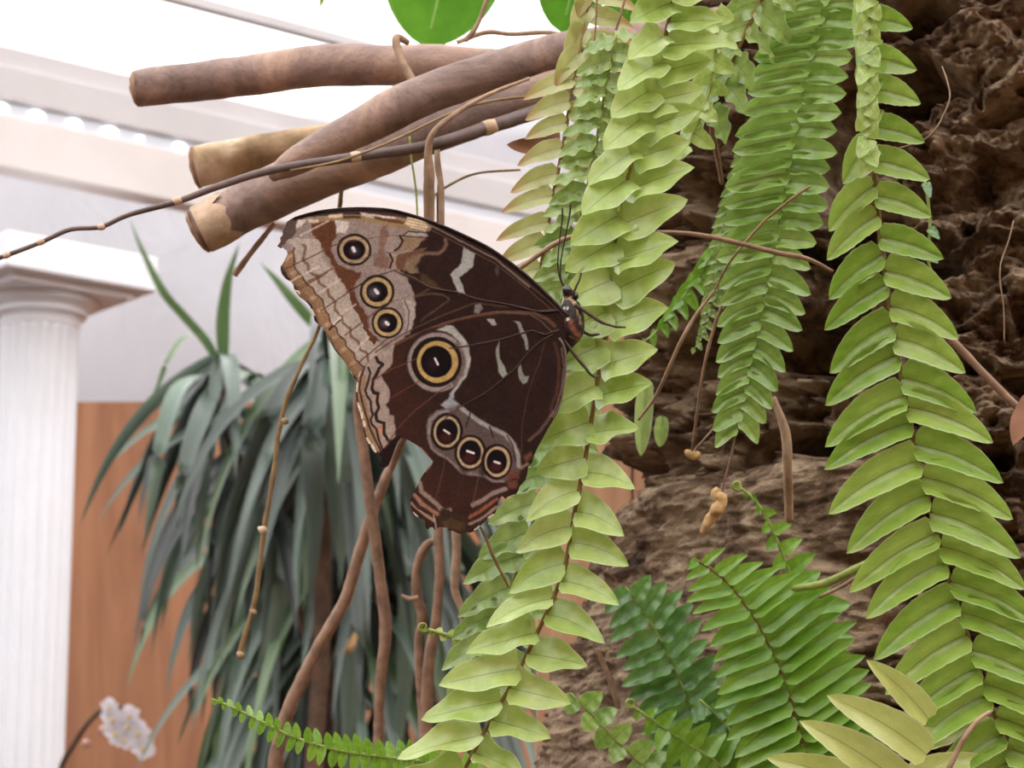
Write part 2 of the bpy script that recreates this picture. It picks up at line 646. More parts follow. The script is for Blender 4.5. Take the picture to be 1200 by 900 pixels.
# ------------------------------------------------------------------ tan post behind the fern
pd = 1.35
pa, pb_ = P(628, 385, pd), P(757, 385, pd)
wd = (pb_.x - pa.x)
root = empty('wooden_post', Vector(((pa.x + pb_.x) / 2, pa.y, 0)))
tag(root, 'tan wooden post of two planks behind the hanging light green fern', 'post')
split = pa.x + wd * 0.86
box('plank', Vector(((pa.x + split) / 2 - 0.0006, pa.y, pa.z / 2)), Vector(((split - pa.x) / 2 - 0.0006, 0, 0)), Vector((0, 0.012, 0)), Vector((0, 0, pa.z / 2)), M['post'], root, 0.001)
box('plank', Vector(((pb_.x + split) / 2, pa.y, pa.z / 2)), Vector(((pb_.x - split) / 2, 0, 0)), Vector((0, 0.011, 0)), Vector((0, 0, pa.z / 2 - 0.001)), M['post'], root, 0.001)

# ------------------------------------------------------------------ rugged trunk
TC = P(1190, 450, 0.90)
TR = 0.135
troot_v = []


def sstep(a, b, x):
    x = max(0.0, min(1.0, (x - a) / (b - a)))
    return x * x * (3 - 2 * x)


ztop_v, zbot_v = P(1000, -90, 0.8).z, P(1000, 990, 0.8).z
NZ, NA = 470, 520
zs = list(np.linspace(0.0, zbot_v, 24)[:-1]) + list(np.linspace(zbot_v, ztop_v, NZ)) + list(np.linspace(ztop_v, 2.5, 30)[1:])
# dense on the half that faces the camera side
ang = list(np.linspace(math.radians(175), math.radians(325), NA)) + list(np.linspace(math.radians(325), math.radians(535), 70)[1:-1])
na = len(ang)
V, Fc = [], []
zl_ledge = P(880, 548, 0.80).z
for j, z in enumerate(zs):
    for th in ang:
        ca, sa = math.cos(th), math.sin(th)
        q = Vector((TC.x + TR * ca, TC.y + TR * sa, z))
        qs = Vector((q.x * 1.0, q.y * 1.0, q.z * 1.7))
        # rugged amount: strong on the upper and right side, calm on the lower left block
        u = (q.x - P(760, 450, 0.82).x)
        calm = (1 - sstep(zl_ledge - 0.006, zl_ledge + 0.004, z)) * (1 - sstep(0.055, 0.085, u))
        warp = Vector((mnoise.noise(qs * 16 + Vector((3, 1, 7))), mnoise.noise(qs * 16 + Vector((13, 5, 2))), mnoise.noise(qs * 16 + Vector((8, 21, 4))))) * 0.022
        qw = qs + warp
        big = mnoise.fractal(qw * 17, 1.0, 2.0, 2)
        rid = 1 - abs(mnoise.noise(qw * 34)) * 2.4
        rid2 = 1 - abs(mnoise.noise(qw * 80 + Vector((4, 4, 4)))) * 2
        fine = mnoise.turbulence(qs * 190, 4, False)
        disp = 0.014 * big + 0.010 * (rid - 0.5) + 0.0045 * rid2 + 0.007 * (fine - 0.5)
        # broken horizontal ledges
        lz = (q.z * 26 + 2.2 * mnoise.noise(Vector((q.x, q.y, q.z)) * 13 + Vector((2, 9, 1)))) % 1.0
        disp += 0.011 * (lz if lz < 0.8 else (1 - lz) * 4) - 0.006
        # deep crevices, horizontally stretched
        qc = Vector((q.x * 1.0, q.y * 1.0, q.z * 2.2)) + warp * 1.2
        cr = mnoise.fractal(qc * 24 + Vector((31, 7, 9)), 1.0, 2.0, 2)
        disp -= 0.055 * sstep(0.15, 0.38, cr)
        cr2 = mnoise.noise(Vector((q.x, q.y, q.z * 1.2)) * 95 + Vector((5, 17, 3)))
        disp -= 0.014 * sstep(0.45, 0.55, cr2)
        # calm block: thin horizontal fibres on a stepped ledge
        fib = mnoise.fractal(Vector((q.x * 45, q.y * 45, q.z * 170)), 0.7, 2.0, 5) * 0.0030 + mnoise.fractal(q * 40, 1.0, 2.0, 4) * 0.0055
        disp = disp * (1 - calm) + calm * (0.012 + fib)
        # horizontal ledge line between the two blocks
        if calm < 0.5:
            disp -= 0.012 * math.exp(-((z - zl_ledge - 0.012) / 0.010) ** 2) * (1 - sstep(0.055, 0.085, u))
        r = TR + disp + 0.012 * sstep(P(0, 600, 0.8).z, P(0, 950, 0.8).z - 0.0, z) * 0
        flare = max(0.0, (P(0, 640, 0.8).z - z))
        r += min(0.03, flare * 0.35)
        V.append(Vector((TC.x + r * ca, TC.y + r * sa, z)))
    if j:
        for k in range(na):
            k2 = (k + 1) % na
            Fc.append(((j - 1) * na + k, (j - 1) * na + k2, j * na + k2, j * na + k))
Fc.append(tuple(range(na - 1, -1, -1)))
Fc.append(tuple((len(zs) - 1) * na + k for k in range(na)))
o = mesh_obj('tree_trunk', V, Fc, M['bark'], None, True, Vector((TC.x, TC.y, 0)))
tag(o, 'rugged brown cork-like tree trunk behind the hanging ferns', 'trunk')


def trunk_hit(px, py):
    """depth of the trunk's front surface along a photo ray (plain cylinder)"""
    d = (P(px, py, 1.0) - CAM)
    ox, oy = CAM.x - TC.x, CAM.y - TC.y
    a = d.x * d.x + d.y * d.y
    b = 2 * (ox * d.x + oy * d.y)
    c = ox * ox + oy * oy - TR * TR
    disc = b * b - 4 * a * c
    if disc < 0:
        return 0.88
    return (-b - math.sqrt(disc)) / (2 * a)


# ================================================================== LOGS AND TWIGS
def log(name, label, pts, mat, cat='branch', seg=26, n=60, rough=0.08, parent=None, cutmat=None, part=None):
    s = catmull(pts, n)
    W = [P(a[0], a[1], a[2]) for a in s]
    R = [float(a[3] * a[2] / F) for a in s]
    V, Fc = tube_data(W, R, seg, True, rough, 60.0, rnd.random() * 30)
    if parent is None:
        root = empty(name, W[0])
        tag(root, label, cat)
    else:
        root = parent
    b = mesh_obj(part or 'bark', V, Fc, mat, root)
    if cutmat:
        t0 = (W[1] - W[0]).normalized()
        a = (Vector((0, 0, 1)) - t0 * t0.z).normalized()
        bb = t0.cross(a)
        V2, F2 = [], []
        for ring, (fr, off) in enumerate(((1.0, 0.0), (0.985, -0.0008), (0.75, -0.0016), (0.45, -0.0018), (0.12, -0.0024))):
            for k in range(24):
                th = 2 * math.pi * k / 24
                rr = R[0] * fr * 1.01
                V2.append(W[0] + t0 * (off + 0.00015 * math.sin(k * 2.3 + ring) * (ring > 0)) + (a * math.cos(th) + bb * math.sin(th)) * rr)
        for i in range(4):
            for k in range(24):
                F2.append((i * 24 + k, i * 24 + (k + 1) % 24, (i + 1) * 24 + (k + 1) % 24, (i + 1) * 24 + k))
        F2.append(tuple(4 * 24 + k for k in range(24)))
        mesh_obj('cut_face', V2, F2, cutmat, root)
    return root


log('sawn_log', 'straight brown log with a sawn end, highest of the stacked logs', [(161, 104, .80, 21), (190, 100, .80, 22.5), (280, 90, .80, 24), (370, 78, .80, 25), (470, 76, .80, 25), (540, 77, .80, 23), (600, 78, .805, 20), (660, 70, .83, 18), (760, 55, .86, 17)],
    M['log'], cutmat=M['cut'])
r = log('forked_log', 'thick purple-brown forked log with a splintered sawn end above the butterfly', [(234, 270, .765, 28), (262, 255, .765, 29), (340, 216, .77, 31), (450, 172, .78, 30), (560, 132, .79, 28), (660, 98, .80, 27), (770, 66, .83, 26)],
        M['log'], cutmat=M['cut'])
log('limb', '', [(318, 206, .755, 8), (350, 187, .752, 17), (420, 150, .75, 22), (480, 119, .75, 24), (570, 85, .755, 22), (650, 60, .765, 21), (750, 47, .775, 22), (850, 30, .80, 22)], M['log'], parent=r, part='limb')
# splintered pale collar near the sawn end
s = catmull([(236, 269, .764, 29.2), (250, 262, .764, 29.8), (268, 252, .764, 30)], 12)
W = [P(a[0], a[1], a[2]) for a in s]
R = [a[3] * a[2] / F for a in s]
V, Fc = tube_data(W, R, 28, False)
V2 = []
for i, v_ in enumerate(V):
    ring, k = divmod(i, 28)
    ax = (W[-1] - W[0]).normalized()
    push = 0.0035 * mnoise.noise(Vector((k * 0.55, 2.0, 0))) + 0.0016 * math.sin(k * 2.1)
    V2.append(v_ + ax * push * (ring / 11) + (v_ - W[ring]) * 0.04 * mnoise.noise(v_ * 300))
mesh_obj('splintered_wood', V2, Fc, M['peel'], r)
log('mossy_log', 'short pale mossy log end wedged behind the forked log', [(231, 196, .83, 25), (260, 190, .83, 24), (310, 180, .83, 23), (360, 168, .835, 19), (410, 157, .845, 15), (460, 146, .85, 13), (560, 118, .86, 12), (700, 86, .875, 12)], M['logpale'], cutmat=M['cut'])

# long dark vine with pale nodes
vine_pts = [(-30, 312, .72, 2.6), (8, 299, .72, 2.8), (48, 284, .72, 2.8), (82, 269, .72, 3), (118, 266, .72, 3), (150, 252, .72, 3.2), (208, 236, .72, 3.8), (260, 217, .722, 4.5), (320, 199, .725, 5), (415, 184, .73, 6), (500, 171, .735, 7), (570, 150, .745, 8.5), (655, 122, .755, 9), (720, 96, .77, 9)]
vroot = empty('woody_vine', P(720, 96, .77))
tag(vroot, 'long thin dark woody vine with pale nodes crossing in front of the logs', 'vine')
ptube('stem', vine_pts, M['twigdark'], vroot, 110, 10, 0.06, 200)
for (x, y, d, rr, ax) in ((8, 299, .72, 3.8, (1, -.38)), (48, 283.5, .72, 3.9, (1, -.4)), (119, 266, .72, 4.0, (1, -.15)), (208, 235.5, .72, 4.8, (1, -.27)), (416, 184, .73, 6.8, (1, -.15)), (572, 149.5, .745, 9.4, (1, -.35))):
    L = rr * 1.1
    ptube('node', [(x - ax[0] * L, y - ax[1] * L, d, rr * .75), (x - ax[0] * L * .4, y - ax[1] * L * .4, d, rr), (x + ax[0] * L * .4, y + ax[1] * L * .4, d, rr), (x + ax[0] * L, y + ax[1] * L, d, rr * .75)], M['node'], vroot, 8, 10)


def twig(name, label, pts, mat, cat='twig', n=40, seg=8, rough=0.12, group=None):
    o = ptube(name, pts, mat, None, n, seg, rough, 250)
    tag(o, label, cat, group)
    return o


twig('hooked_twig', 'short pale twig hooked over the straight sawn log', [(478, 50, .775, 3.5), (466, 44, .772, 5), (464, 50, .77, 5), (471, 72, .768, 5), (482, 92, .765, 5), (490, 108, .762, 4)], M['twig'])
twig('hanging_twig', 'pale brown hanging stem dropping from the vine behind the forewing', [(620, 92, .738, 2), (570, 112, .732, 2.5), (530, 136, .728, 3), (508, 155, .726, 3.6), (502, 175, .728, 4.5), (503, 205, .73, 6.5), (503, 260, .735, 6.5), (506, 330, .74, 6), (508, 420, .74, 6)], M['twig'], 'stem', 60)
twig('hanging_twig', 'thinner brown stem hanging beside the pale one above the butterfly', [(512, 170, .745, 3), (513, 195, .745, 4), (517, 225, .745, 3.5), (517, 300, .745, 3.5)], M['twig'], 'stem')
twig('tendril', 'fine straw tendril running along the forked log', [(660, 112, .742, 1.5), (600, 115, .738, 1.6), (540, 128, .733, 1.8), (460, 165, .728, 1.6), (400, 188, .725, 1.5), (340, 200, .722, 1.2)], M['twigyellow'], 'tendril')
twig('tendril', 'fine green tendril hanging below the forked log', [(480, 160, .742, 1.2), (482, 185, .742, 1.3), (488, 230, .742, 1.2), (490, 300, .742, 1.2)], M['rachisg'], 'tendril')
twig('tendril', 'thin olive tendril arching away behind the pale fern', [(500, 235, .75, 1.4), (530, 215, .75, 1.6), (560, 203, .75, 1.5), (610, 199, .75, 1.4)], M['twigyellow'], 'tendril')
twig('thin_twig', 'thin brown twig reaching up to the broad leaf', [(545, 48, .79, 3.5), (560, 28, .79, 3), (575, -15, .79, 2.8)], M['twig'])
twig('thin_twig', 'thin crooked pinkish twig running below the two broad leaves', [(535, 50, .80, 3), (570, 38, .80, 3.2), (600, 40, .80, 3), (640, 38, .80, 3), (665, 42, .80, 2.5)], M['twig'])
twig('thin_twig', 'thin brown twig forking off the forked log underside', [(275, 322, .775, 4), (295, 295, .772, 3.4), (315, 270, .77, 3), (322, 262, .77, 2.5)], M['twig'])
twig('bent_branch', 'long bent brown branch crossing in front of the strap leaves', [(504, 215, .757, 3), (505, 300, .82, 4), (500, 400, .9, 5), (482, 485, .96, 5), (463, 535, .98, 5), (450, 565, .98, 6), (430, 620, .98, 7), (412, 680, .98, 7), (402, 708, .98, 7.5), (378, 750, .98, 7.5), (350, 805, .98, 8), (332, 850, .98, 8.5), (322, 900, .98, 9), (318, 960, .98, 9)], M['twigred'], 'branch', 110, 10)
twig('brown_branch', 'straight reddish branch crossing the bent branch', [(515, 215, .762, 2.6), (510, 290, .80, 4), (470, 350, .87, 5), (432, 420, .94, 6), (420, 475, .96, 6), (428, 545, .96, 6.5), (438, 620, .96, 7), (447, 690, .96, 7), (452, 740, .96, 7.5), (446, 800, .96, 6.5), (443, 870, .96, 6), (440, 950, .96, 6)], M['twigred'], 'branch', 110, 10)
twig('brown_twig', 'upright brown stem directly under the torn hindwing', [(508, 412, .746, 4), (515, 470, .8, 5), (519, 545, .88, 5.5), (513, 600, .9, 6), (515, 660, .9, 6), (512, 720, .9, 6), (503, 775, .9, 7), (500, 840, .9, 8), (497, 950, .9, 8)], M['twigred'], 'stem', 50, 10)
twig('brown_twig', 'crooked knobbly stem bent like a knee beside the upright one', [(512, 632, .91, 4), (500, 640, .91, 5.5), (489, 662, .91, 5), (488, 695, .91, 6), (494, 722, .91, 6), (490, 760, .91, 5), (495, 830, .91, 6), (500, 900, .91, 6)], M['twigred'], 'stem', 60, 10, 0.2)
twig('brown_twig', 'pale dry stem beside the light green fern below the butterfly', [(509, 416, .748, 3), (528, 480, .80, 4), (538, 555, .865, 5), (534, 600, .88, 5), (535, 650, .88, 5.5), (533, 690, .88, 5), (541, 716, .88, 4), (545, 760, .88, 4)], M['twig'], 'stem', 40)
twig('side_twig', 'short broken twig sticking out of the crooked stem', [(470, 698, .905, 2), (480, 702, .905, 3), (490, 700, .905, 3)], M['twig'])

# knotted straw stem with little buds
kr = empty('knotted_twig', P(402, 205, .79))
tag(kr, 'thin knotted straw-coloured twig hanging in front of the strap leaves', 'twig')
ptube('stem', [(402, 205, .79, 2.4), (396, 260, .80, 2.4), (388, 330, .82, 2.4), (373, 385, .84, 2.4), (352, 430, .84, 2.6), (336, 468, .84, 2.8), (326, 510, .84, 2.9), (322, 545, .84, 3), (313, 600, .84, 3.2), (309, 625, .84, 3.2), (301, 690, .84, 3.2), (294, 722, .84, 3.4), (284, 755, .84, 3.6), (280, 772, .84, 3.2)], M['twigyellow'], kr, 90, 8, 0.35, 240)
for (x, y, rr) in ((335, 494, 4), (309, 622, 5.5), (298, 718, 4), (283, 768, 4.5)):
    ptube('bud', [(x - rr, y - rr * .6, .838, rr * .4), (x, y, .836, rr), (x + rr * .8, y + rr * .4, .836, rr * .4)], M['node'] if rr > 5 else M['twigyellow'], kr, 8, 8, 0.2)

# ================================================================== LEAVES
def leaflet_mesh(name, seed, mat, nx=13, ny=4, curve=0.25, fold=0.25, droop=0.12, wave=0.05, freq=3.0, serr=0.02, flip=False, base=0.75, power=2.2, aur=0.0):
    """unit leaflet: x 0..1 length, y width (total about 1), z towards the viewer"""
    rr = random.Random(seed)
    ph = rr.random() * 6.28
    ph2 = rr.random() * 6.28
    V, Fc, UV = [], [], []
    for i in range(nx + 1):
        x = i / nx
        sh = (min(1.0, (x + 0.02) / 0.06)) ** 0.5 * max(0.0, 1 - x ** power) ** 0.72
        sh *= base + (1 - base) * math.sin(min(1.0, x / 0.45) * math.pi / 2)
        yc = -curve * x * x
        for j in range(ny + 1):
            v = j / ny
            s = v * 2 - 1
            ss = sh * (1 + serr * math.sin(x * 43 + ph2 + s))
            if s > 0:
                ss *= 1 + aur * math.exp(-((x - 0.07) / 0.07) ** 2)
            y = 0.5 * s * ss + yc
            z = fold * abs(s) * sh * 0.5 - droop * x * x
            z += wave * abs(s) ** 1.5 * sh * math.sin(2 * math.pi * freq * x + ph + (1.3 if s > 0 else 0))
            if flip:
                y = -y
            V.append((x, y, z))
            UV.append((x, v))
    for i in range(nx):
        for j in range(ny):
            a = i * (ny + 1) + j
            q = (a, a + ny + 1, a + ny + 2, a + 1)
            Fc.append(tuple(reversed(q)) if flip else q)
    me = bpy.data.meshes.new(name)
    me.from_pydata(V, [], Fc)
    uvl = me.uv_layers.new(name='UVMap')
    idx = np.empty(len(me.loops), dtype=np.int32)
    me.loops.foreach_get('vertex_index', idx)
    uvl.data.foreach_set('uv', np.array(UV)[idx].ravel())
    me.polygons.foreach_set('use_smooth', [True] * len(me.polygons))
    me.materials.append(mat)
    me.update()
    return me


_cache = {}


def leaf_set(key, mat, n=6, **kw):
    k = (key, mat.name)
    if k not in _cache:
        _cache[k] = ([leaflet_mesh('leaflet', i * 17 + 3, mat, flip=False, **kw) for i in range(n)],
                     [leaflet_mesh('leaflet', i * 17 + 3, mat, flip=True, **kw) for i in range(n)])
    return _cache[k]


def place_leaf(me, B, T, width, parent, tilt=0.25, roll=0.0, name='leaflet', thick=None):
    X = T - B
    L = X.length
    X = X.normalized()
    view = (B - CAM).normalized()
    n0 = -view + UP * tilt
    N = (n0 - X * n0.dot(X)).normalized()
    if roll:
        N = (Matrix.Rotation(roll, 3, X) @ N)
    Y = N.cross(X)
    o = bpy.data.objects.new(name, me)
    COL.objects.link(o)
    R3 = Matrix((X, Y, N)).transposed()
    mw = Matrix.Translation(B) @ R3.to_4x4() @ Matrix.Diagonal((L, width, thick or (0.5 * L + 0.5 * width) * 0.8, 1))
    o.parent = parent
    o.matrix_parent_inverse = Matrix.Identity(4)
    o.matrix_basis = parent.matrix_world.inverted() @ mw
    return o


def tab(table, t):
    ts = [r[0] for r in table]
    return [float(np.interp(t, ts, [r[k] for r in table])) for k in range(1, len(table[0]))]


def frond(label, pts, Rt, Lt, n, width, sets, stalk, tilt=0.25, jit=0.06, t0=0.0, t1=1.0, group=None, tip_leaf=False, half=0.5, rolljit=0.12, seed=1, name='fern_frond', cat='fern', mats=None, dz=0.0008, warp=1.0):
    """Rt / Lt: rows (t, dx, dy, dd) - tip offset in photo pixels and metres of depth.
    sets: list of (t_limit, leafset)."""
    rg = random.Random(seed)
    s = catmull(pts, 400)

    def at(t):
        i = t * 399
        k = int(min(398, i))
        a = i - k
        return s[k] * (1 - a) + s[k + 1] * a

    root = empty(name, P(s[0][0], s[0][1], s[0][2]))
    tag(root, label, cat, group)
    q = catmull(pts, 60)
    W = [P(a[0], a[1], a[2]) for a in q]
    R = [float(max(a[3], .5) * a[2] / F) for a in q]
    V, Fc = tube_data(W, R, 7, True)
    mesh_obj('stalk', V, Fc, stalk, root)
    for side, table in ((0, Rt), (1, Lt)):
        if not table:
            continue
        for i in range(n):
            t = t0 + (t1 - t0) * ((i + (half if side else 0.0) + 0.1) / n) ** warp
            t += rg.uniform(-0.12, 0.12) * (t1 - t0) / n
            if t > 1 or t < table[0][0] - 1e-6 or t > table[-1][0] + 1e-6:
                continue
            b = at(t)
            dx, dy, dd = tab(table, t)[:3]
            k = 1 + rg.uniform(-jit, jit)
            dx, dy = dx * k, dy * k + rg.uniform(-jit, jit) * abs(dx) * 0.5
            w = tab(width, t)[0] if isinstance(width, list) else width
            w *= 1 + rg.uniform(-.08, .08)
            B = P(b[0], b[1], b[2] - 0.0003)
            T = P(b[0] + dx, b[1] + dy, b[2] + dd + rg.uniform(-1, 1) * dz * 2)
            for lim, st in sets:
                if t <= lim:
                    break
            me = st[side][rg.randrange(len(st[side]))]
            place_leaf(me, B, T, float(w * b[2] / F), root, tilt, rg.uniform(-rolljit, rolljit))
    if tip_leaf:
        b, b0 = at(1.0), at(0.97)
        dv = (b - b0)[:2]
        dv = dv / np.linalg.norm(dv) * tip_leaf
        st = sets[-1][1]
        place_leaf(st[0][0], P(b[0], b[1], b[2]), P(b[0] + dv[0], b[1] + dv[1], b[2]), float(tip_leaf * .45 * b[2] / F), root, tilt)
    return root


S_main = leaf_set('main', M['f_main'], 7, curve=0.02, fold=0.36, droop=0.16, wave=0.12, freq=1.5, serr=0.008, aur=0.2, base=.92, power=1.9)
S_mainf = leaf_set('mainf', M['f_main'], 7, curve=0.5, fold=0.36, droop=0.14, wave=0.06, freq=1.3, serr=0.008, base=.9, power=2.0)
S_back = leaf_set('back', M['f_back'], 5, curve=0.3, fold=0.4, droop=0.2, wave=0.18, freq=2.4, base=.9)
S_pale = leaf_set('pale', M['f_pale'], 5, curve=0.5, fold=0.3, droop=0.1, wave=0.07, freq=1.5, base=.9)
S_mid = leaf_set('mid', M['f_mid'], 7, curve=0.22, fold=0.6, droop=0.14, wave=0.10, freq=1.8, serr=0.02, power=5.5, base=1.0)
S_midc = leaf_set('midc', M['f_mid'], 7, curve=0.6, fold=0.6, droop=0.3, wave=0.07, freq=1.6, serr=0.02, power=4.2, base=1.0)
S_right = leaf_set('right', M['f_right'], 8, curve=0.65, fold=0.6, droop=0.12, wave=0.05, freq=2.2, serr=0.022, power=3.0, base=.95, nx=18)
S_rightu = leaf_set('rightu', M['f_right'], 8, curve=0.5, fold=0.7, droop=0.12, wave=0.06, freq=2.0, serr=0.03, power=3.0, base=.85, nx=18)
S_bright = leaf_set('bright', M['f_bright'], 6, curve=0.45, fold=0.3, droop=0.1, wave=0.05, freq=1.5, power=2.0, base=.9)
S_dark = leaf_set('dark', M['f_dark'], 6, curve=0.2, fold=0.35, droop=0.1, wave=0.10, freq=2.5, power=2.8, base=.9)
S_yel = leaf_set('yel', M['f_yel'], 4, curve=0.4, fold=0.3, droop=0.16, wave=0.05, freq=1.2, power=2.6, nx=18, base=.8)
S_small = leaf_set('small', M['f_bright'], 4, curve=0.1, fold=0.3, droop=0.05, wave=0.04, power=2.6)

RA = M['rachis']
RG = M['rachisg']

# --- main light green frond the butterfly clings to
frond('long light green fern frond carrying the butterfly',
      [(797, -60, .612, 3), (790, -10, .612, 3), (778, 50, .611, 3), (762, 110, .611, 3), (746, 170, .610, 3), (732, 225, .609, 3), (722, 275, .608, 3), (716, 345, .607, 3.2), (709, 400, .606, 3.2), (698, 460, .605, 3), (686, 535, .604, 3), (674, 597, .603, 3), (660, 670, .602, 2.8), (634, 732, .601, 2.8), (600, 800, .600, 2.6), (566, 860, .599, 2.5), (535, 920, .598, 2.5)],
      [(0, 66, -6, -.004), (.08, 70, -8, -.004), (.2, 66, -26, -.004), (.3, 78, -32, -.004), (.42, 74, -34, -.004), (.5, 66, -22, -.004), (.6, 58, -14, -.003), (.66, 66, 2, -.003), (.75, 82, 8, -.002), (.82, 68, 6, -.002), (.88, 72, 12, -.002), (1, 56, 22, -.002)],
      [(0, -44, 10, -.006), (.08, -46, 22, -.006), (.2, -52, 34, -.006), (.3, -56, 34, -.006), (.42, -64, 26, -.004), (.5, -66, 28, -.003), (.6, -60, 14, -.001), (.7, -66, 4, .001), (.78, -78, 14, .000), (.85, -96, 16, -.001), (.92, -92, 18, -.001), (1, -98, 18, -.001)],
      26, [(0, 48), (.3, 58), (.6, 56), (.72, 50), (1, 54)], [(.60, S_main), (.80, S_mainf), (1.1, S_main)], RA, tilt=0.62, seed=4, rolljit=0.3, warp=1.18, jit=.10)

# --- frond behind it, lower left of the butterfly
frond('soft green fern frond tucked behind the butterfly-bearing frond',
      [(662, 470, .655, 2.5), (650, 530, .65, 2.5), (632, 590, .648, 2.5), (612, 650, .645, 2.4), (592, 710, .643, 2.2), (575, 770, .642, 2), (560, 830, .64, 2)],
      [(0, 50, 8, .0), (1, 50, 14, .0)],
      [(0, -40, 8, .0), (.25, -62, 10, -.002), (.5, -72, 22, -.002), (.8, -66, 26, .0), (1, -40, 22, .0)],
      11, 38, [(2, S_back)], RG, tilt=0.4, seed=9)

# --- pale frond to the left of the main one (upper middle)
frond('yellowing fern frond hanging behind the butterfly antennae',
      [(700, -40, .665, 3), (688, 20, .665, 3), (678, 70, .664, 2.8), (668, 120, .663, 2.6), (660, 170, .662, 2.5), (648, 230, .661, 2.4), (636, 300, .66, 2.2), (622, 360, .66, 2), (610, 410, .66, 1.8)],
      [(0, 50, 10, .0), (.25, 66, -14, .0), (.4, 50, 2, .0), (1, 44, 4, .0)],
      [(0, -30, 30, .0), (.2, -36, 44, .0), (.28, -58, 8, .0), (.42, -56, 10, .0), (.5, -62, 8, .0), (.7, -58, 10, .0), (1, -36, 8, .0)],
      16, [(0, 30), (1, 26)], [(1.1, S_pale)], RA, tilt=0.3, seed=12, jit=.1)
frond('curly soft green fern frond between the yellowing frond and the butterfly-bearing one',
      [(722, 40, .65, 2.2), (710, 100, .65, 2.2), (700, 160, .649, 2.2), (688, 220, .648, 2.2), (672, 290, .647, 2), (655, 360, .646, 2)],
      [(0, 40, -4, .0), (1, 40, -2, .0)],
      [(0, -42, 4, .0), (.5, -46, 6, .0), (1, -44, 6, .0)],
      17, 27, [(1.1, S_back)], RG, tilt=0.5, seed=15, jit=.15, rolljit=0.5)

# --- crowded upper clump
frond('broad leafy fern frond crowding the top beside the trunk',
      [(905, -50, .665, 3), (890, 0, .665, 3), (868, 50, .665, 3), (845, 100, .667, 2.6), (820, 150, .67, 2.2)],
      [(0, 46, 22, .004), (.5, 42, 30, .004), (1, 20, 26, .0)],
      [(0, -52, 10, .0), (.5, -46, 20, .0), (1, -30, 24, .0)],
      7, 36, [(1.1, S_back)], RA, tilt=0.35, seed=21, jit=.2, rolljit=0.5)
frond('short bright fern frond hanging under the leafy clump near the trunk',
      [(840, 10, .66, 2), (838, 60, .66, 2), (830, 110, .66, 2), (815, 150, .66, 2), (803, 178, .66, 1.6)],
      [(0, 24, 10, .0), (1, 22, 16, .0)],
      [(0, -28, 10, .0), (1, -20, 18, .0)],
      6, 24, [(1.1, S_main)], RG, tilt=0.2, seed=22, jit=.2, rolljit=0.6)

# --- mid right frond with the pointed end
frond('mid green ladder-like fern frond ending over the trunk ledge',
      [(985, -60, .672, 2.2), (972, -10, .672, 2.2), (956, 50, .672, 2.2), (940, 110, .672, 2), (929, 175, .672, 2), (917, 240, .672, 2), (905, 295, .671, 2), (897, 340, .67, 2), (885, 400, .669, 2), (874, 455, .668, 1.8), (862, 508, .667, 1.5)],
      [(0, 46, -8, -.003), (.3, 50, -6, -.006), (.5, 50, -2, -.006), (.63, 48, 0, -.003), (.75, 50, 8, -.003), (.88, 38, 13, -.002), (.96, 30, 14, 0), (1, 24, 12, 0)],
      [(0, -64, 6, .0), (.2, -70, 8, .0), (.5, -70, 9, .0), (.7, -60, 10, .0), (.85, -46, 8, .0), (.96, -37, 9, 0), (1, -28, 9, 0)],
      27, [(0, 28), (.8, 29), (1, 25)], [(.6, S_mid), (.62, S_mid), (1.1, S_midc)], RG, tilt=0.15, seed=31, jit=.07)
# behind it, thin fading frond
frond('narrow pale fern frond tapering to a fine point beside the ladder-like frond',
      [(915, 120, .70, 2), (893, 180, .70, 2), (872, 240, .70, 2), (852, 300, .70, 1.8), (836, 350, .70, 1.5), (824, 390, .70, 1), (812, 412, .70, .6)],
      [(0, 34, 4, .0), (.6, 26, 6, .0), (1, 5, 6, .0)],
      [(0, -40, 14, .0), (.4, -40, 14, .0), (.65, -24, 8, .0), (.85, -12, 6, .0), (1, -4, 5, .0)],
      24, [(0, 20), (.6, 15), (1, 7)], [(1.1, S_back)], RG, tilt=0.3, seed=33)
frond('small vivid green fern frond curling down beside the narrow pale one',
      [(862, 262, .712, 1.8), (836, 300, .712, 1.8), (808, 338, .712, 1.8), (785, 370, .712, 1.6), (766, 392, .712, 1.5), (752, 402, .712, 1.2)],
      [(0, 26, 10, .0), (.6, 18, 16, .0), (1, 4, 8, .0)],
      [(0, -26, 8, .0), (.6, -18, 8, .0), (1, -5, 3, .0)],
      11, [(0, 20), (.7, 15), (1, 8)], [(1.1, S_bright)], RG, tilt=0.2, seed=35, rolljit=.4)

# --- big right frond
frond('largest grass green fern frond hanging down in front of the rugged trunk',
      [(1010, -60, .632, 4), (1014, 0, .631, 4), (1018, 60, .63, 4), (1020, 130, .629, 4), (1026, 220, .628, 3.6), (1033, 290, .627, 3.4), (1043, 360, .626, 3.2), (1056, 440, .625, 3.2), (1074, 530, .624, 3), (1096, 620, .623, 3), (1122, 710, .622, 3), (1152, 800, .621, 3), (1190, 905, .62, 3), (1206, 950, .62, 3)],
      [(0, 54, -14, -.004), (.12, 54, -6, -.004), (.24, 66, 2, -.004), (.36, 78, 8, -.004), (.48, 92, 12, -.004), (.55, 114, 16, -.003), (.68, 104, 20, -.003), (1, 114, 30, -.002)],
      [(0, -26, 12, -.008), (.19, -22, 26, -.008), (.24, -58, 34, .002), (.40, -80, 34, .002), (.5, -102, 32, .0), (.56, -116, 28, .0), (.64, -108, 40, -.002), (.8, -102, 38, -.002), (1, -98, 42, -.002)],
      25, [(0, 36), (.2, 36), (.45, 42), (.6, 46), (1, 46)], [(.4, S_rightu), (1.1, S_right)], RA, tilt=0.15, seed=41, jit=.05, rolljit=0.08)
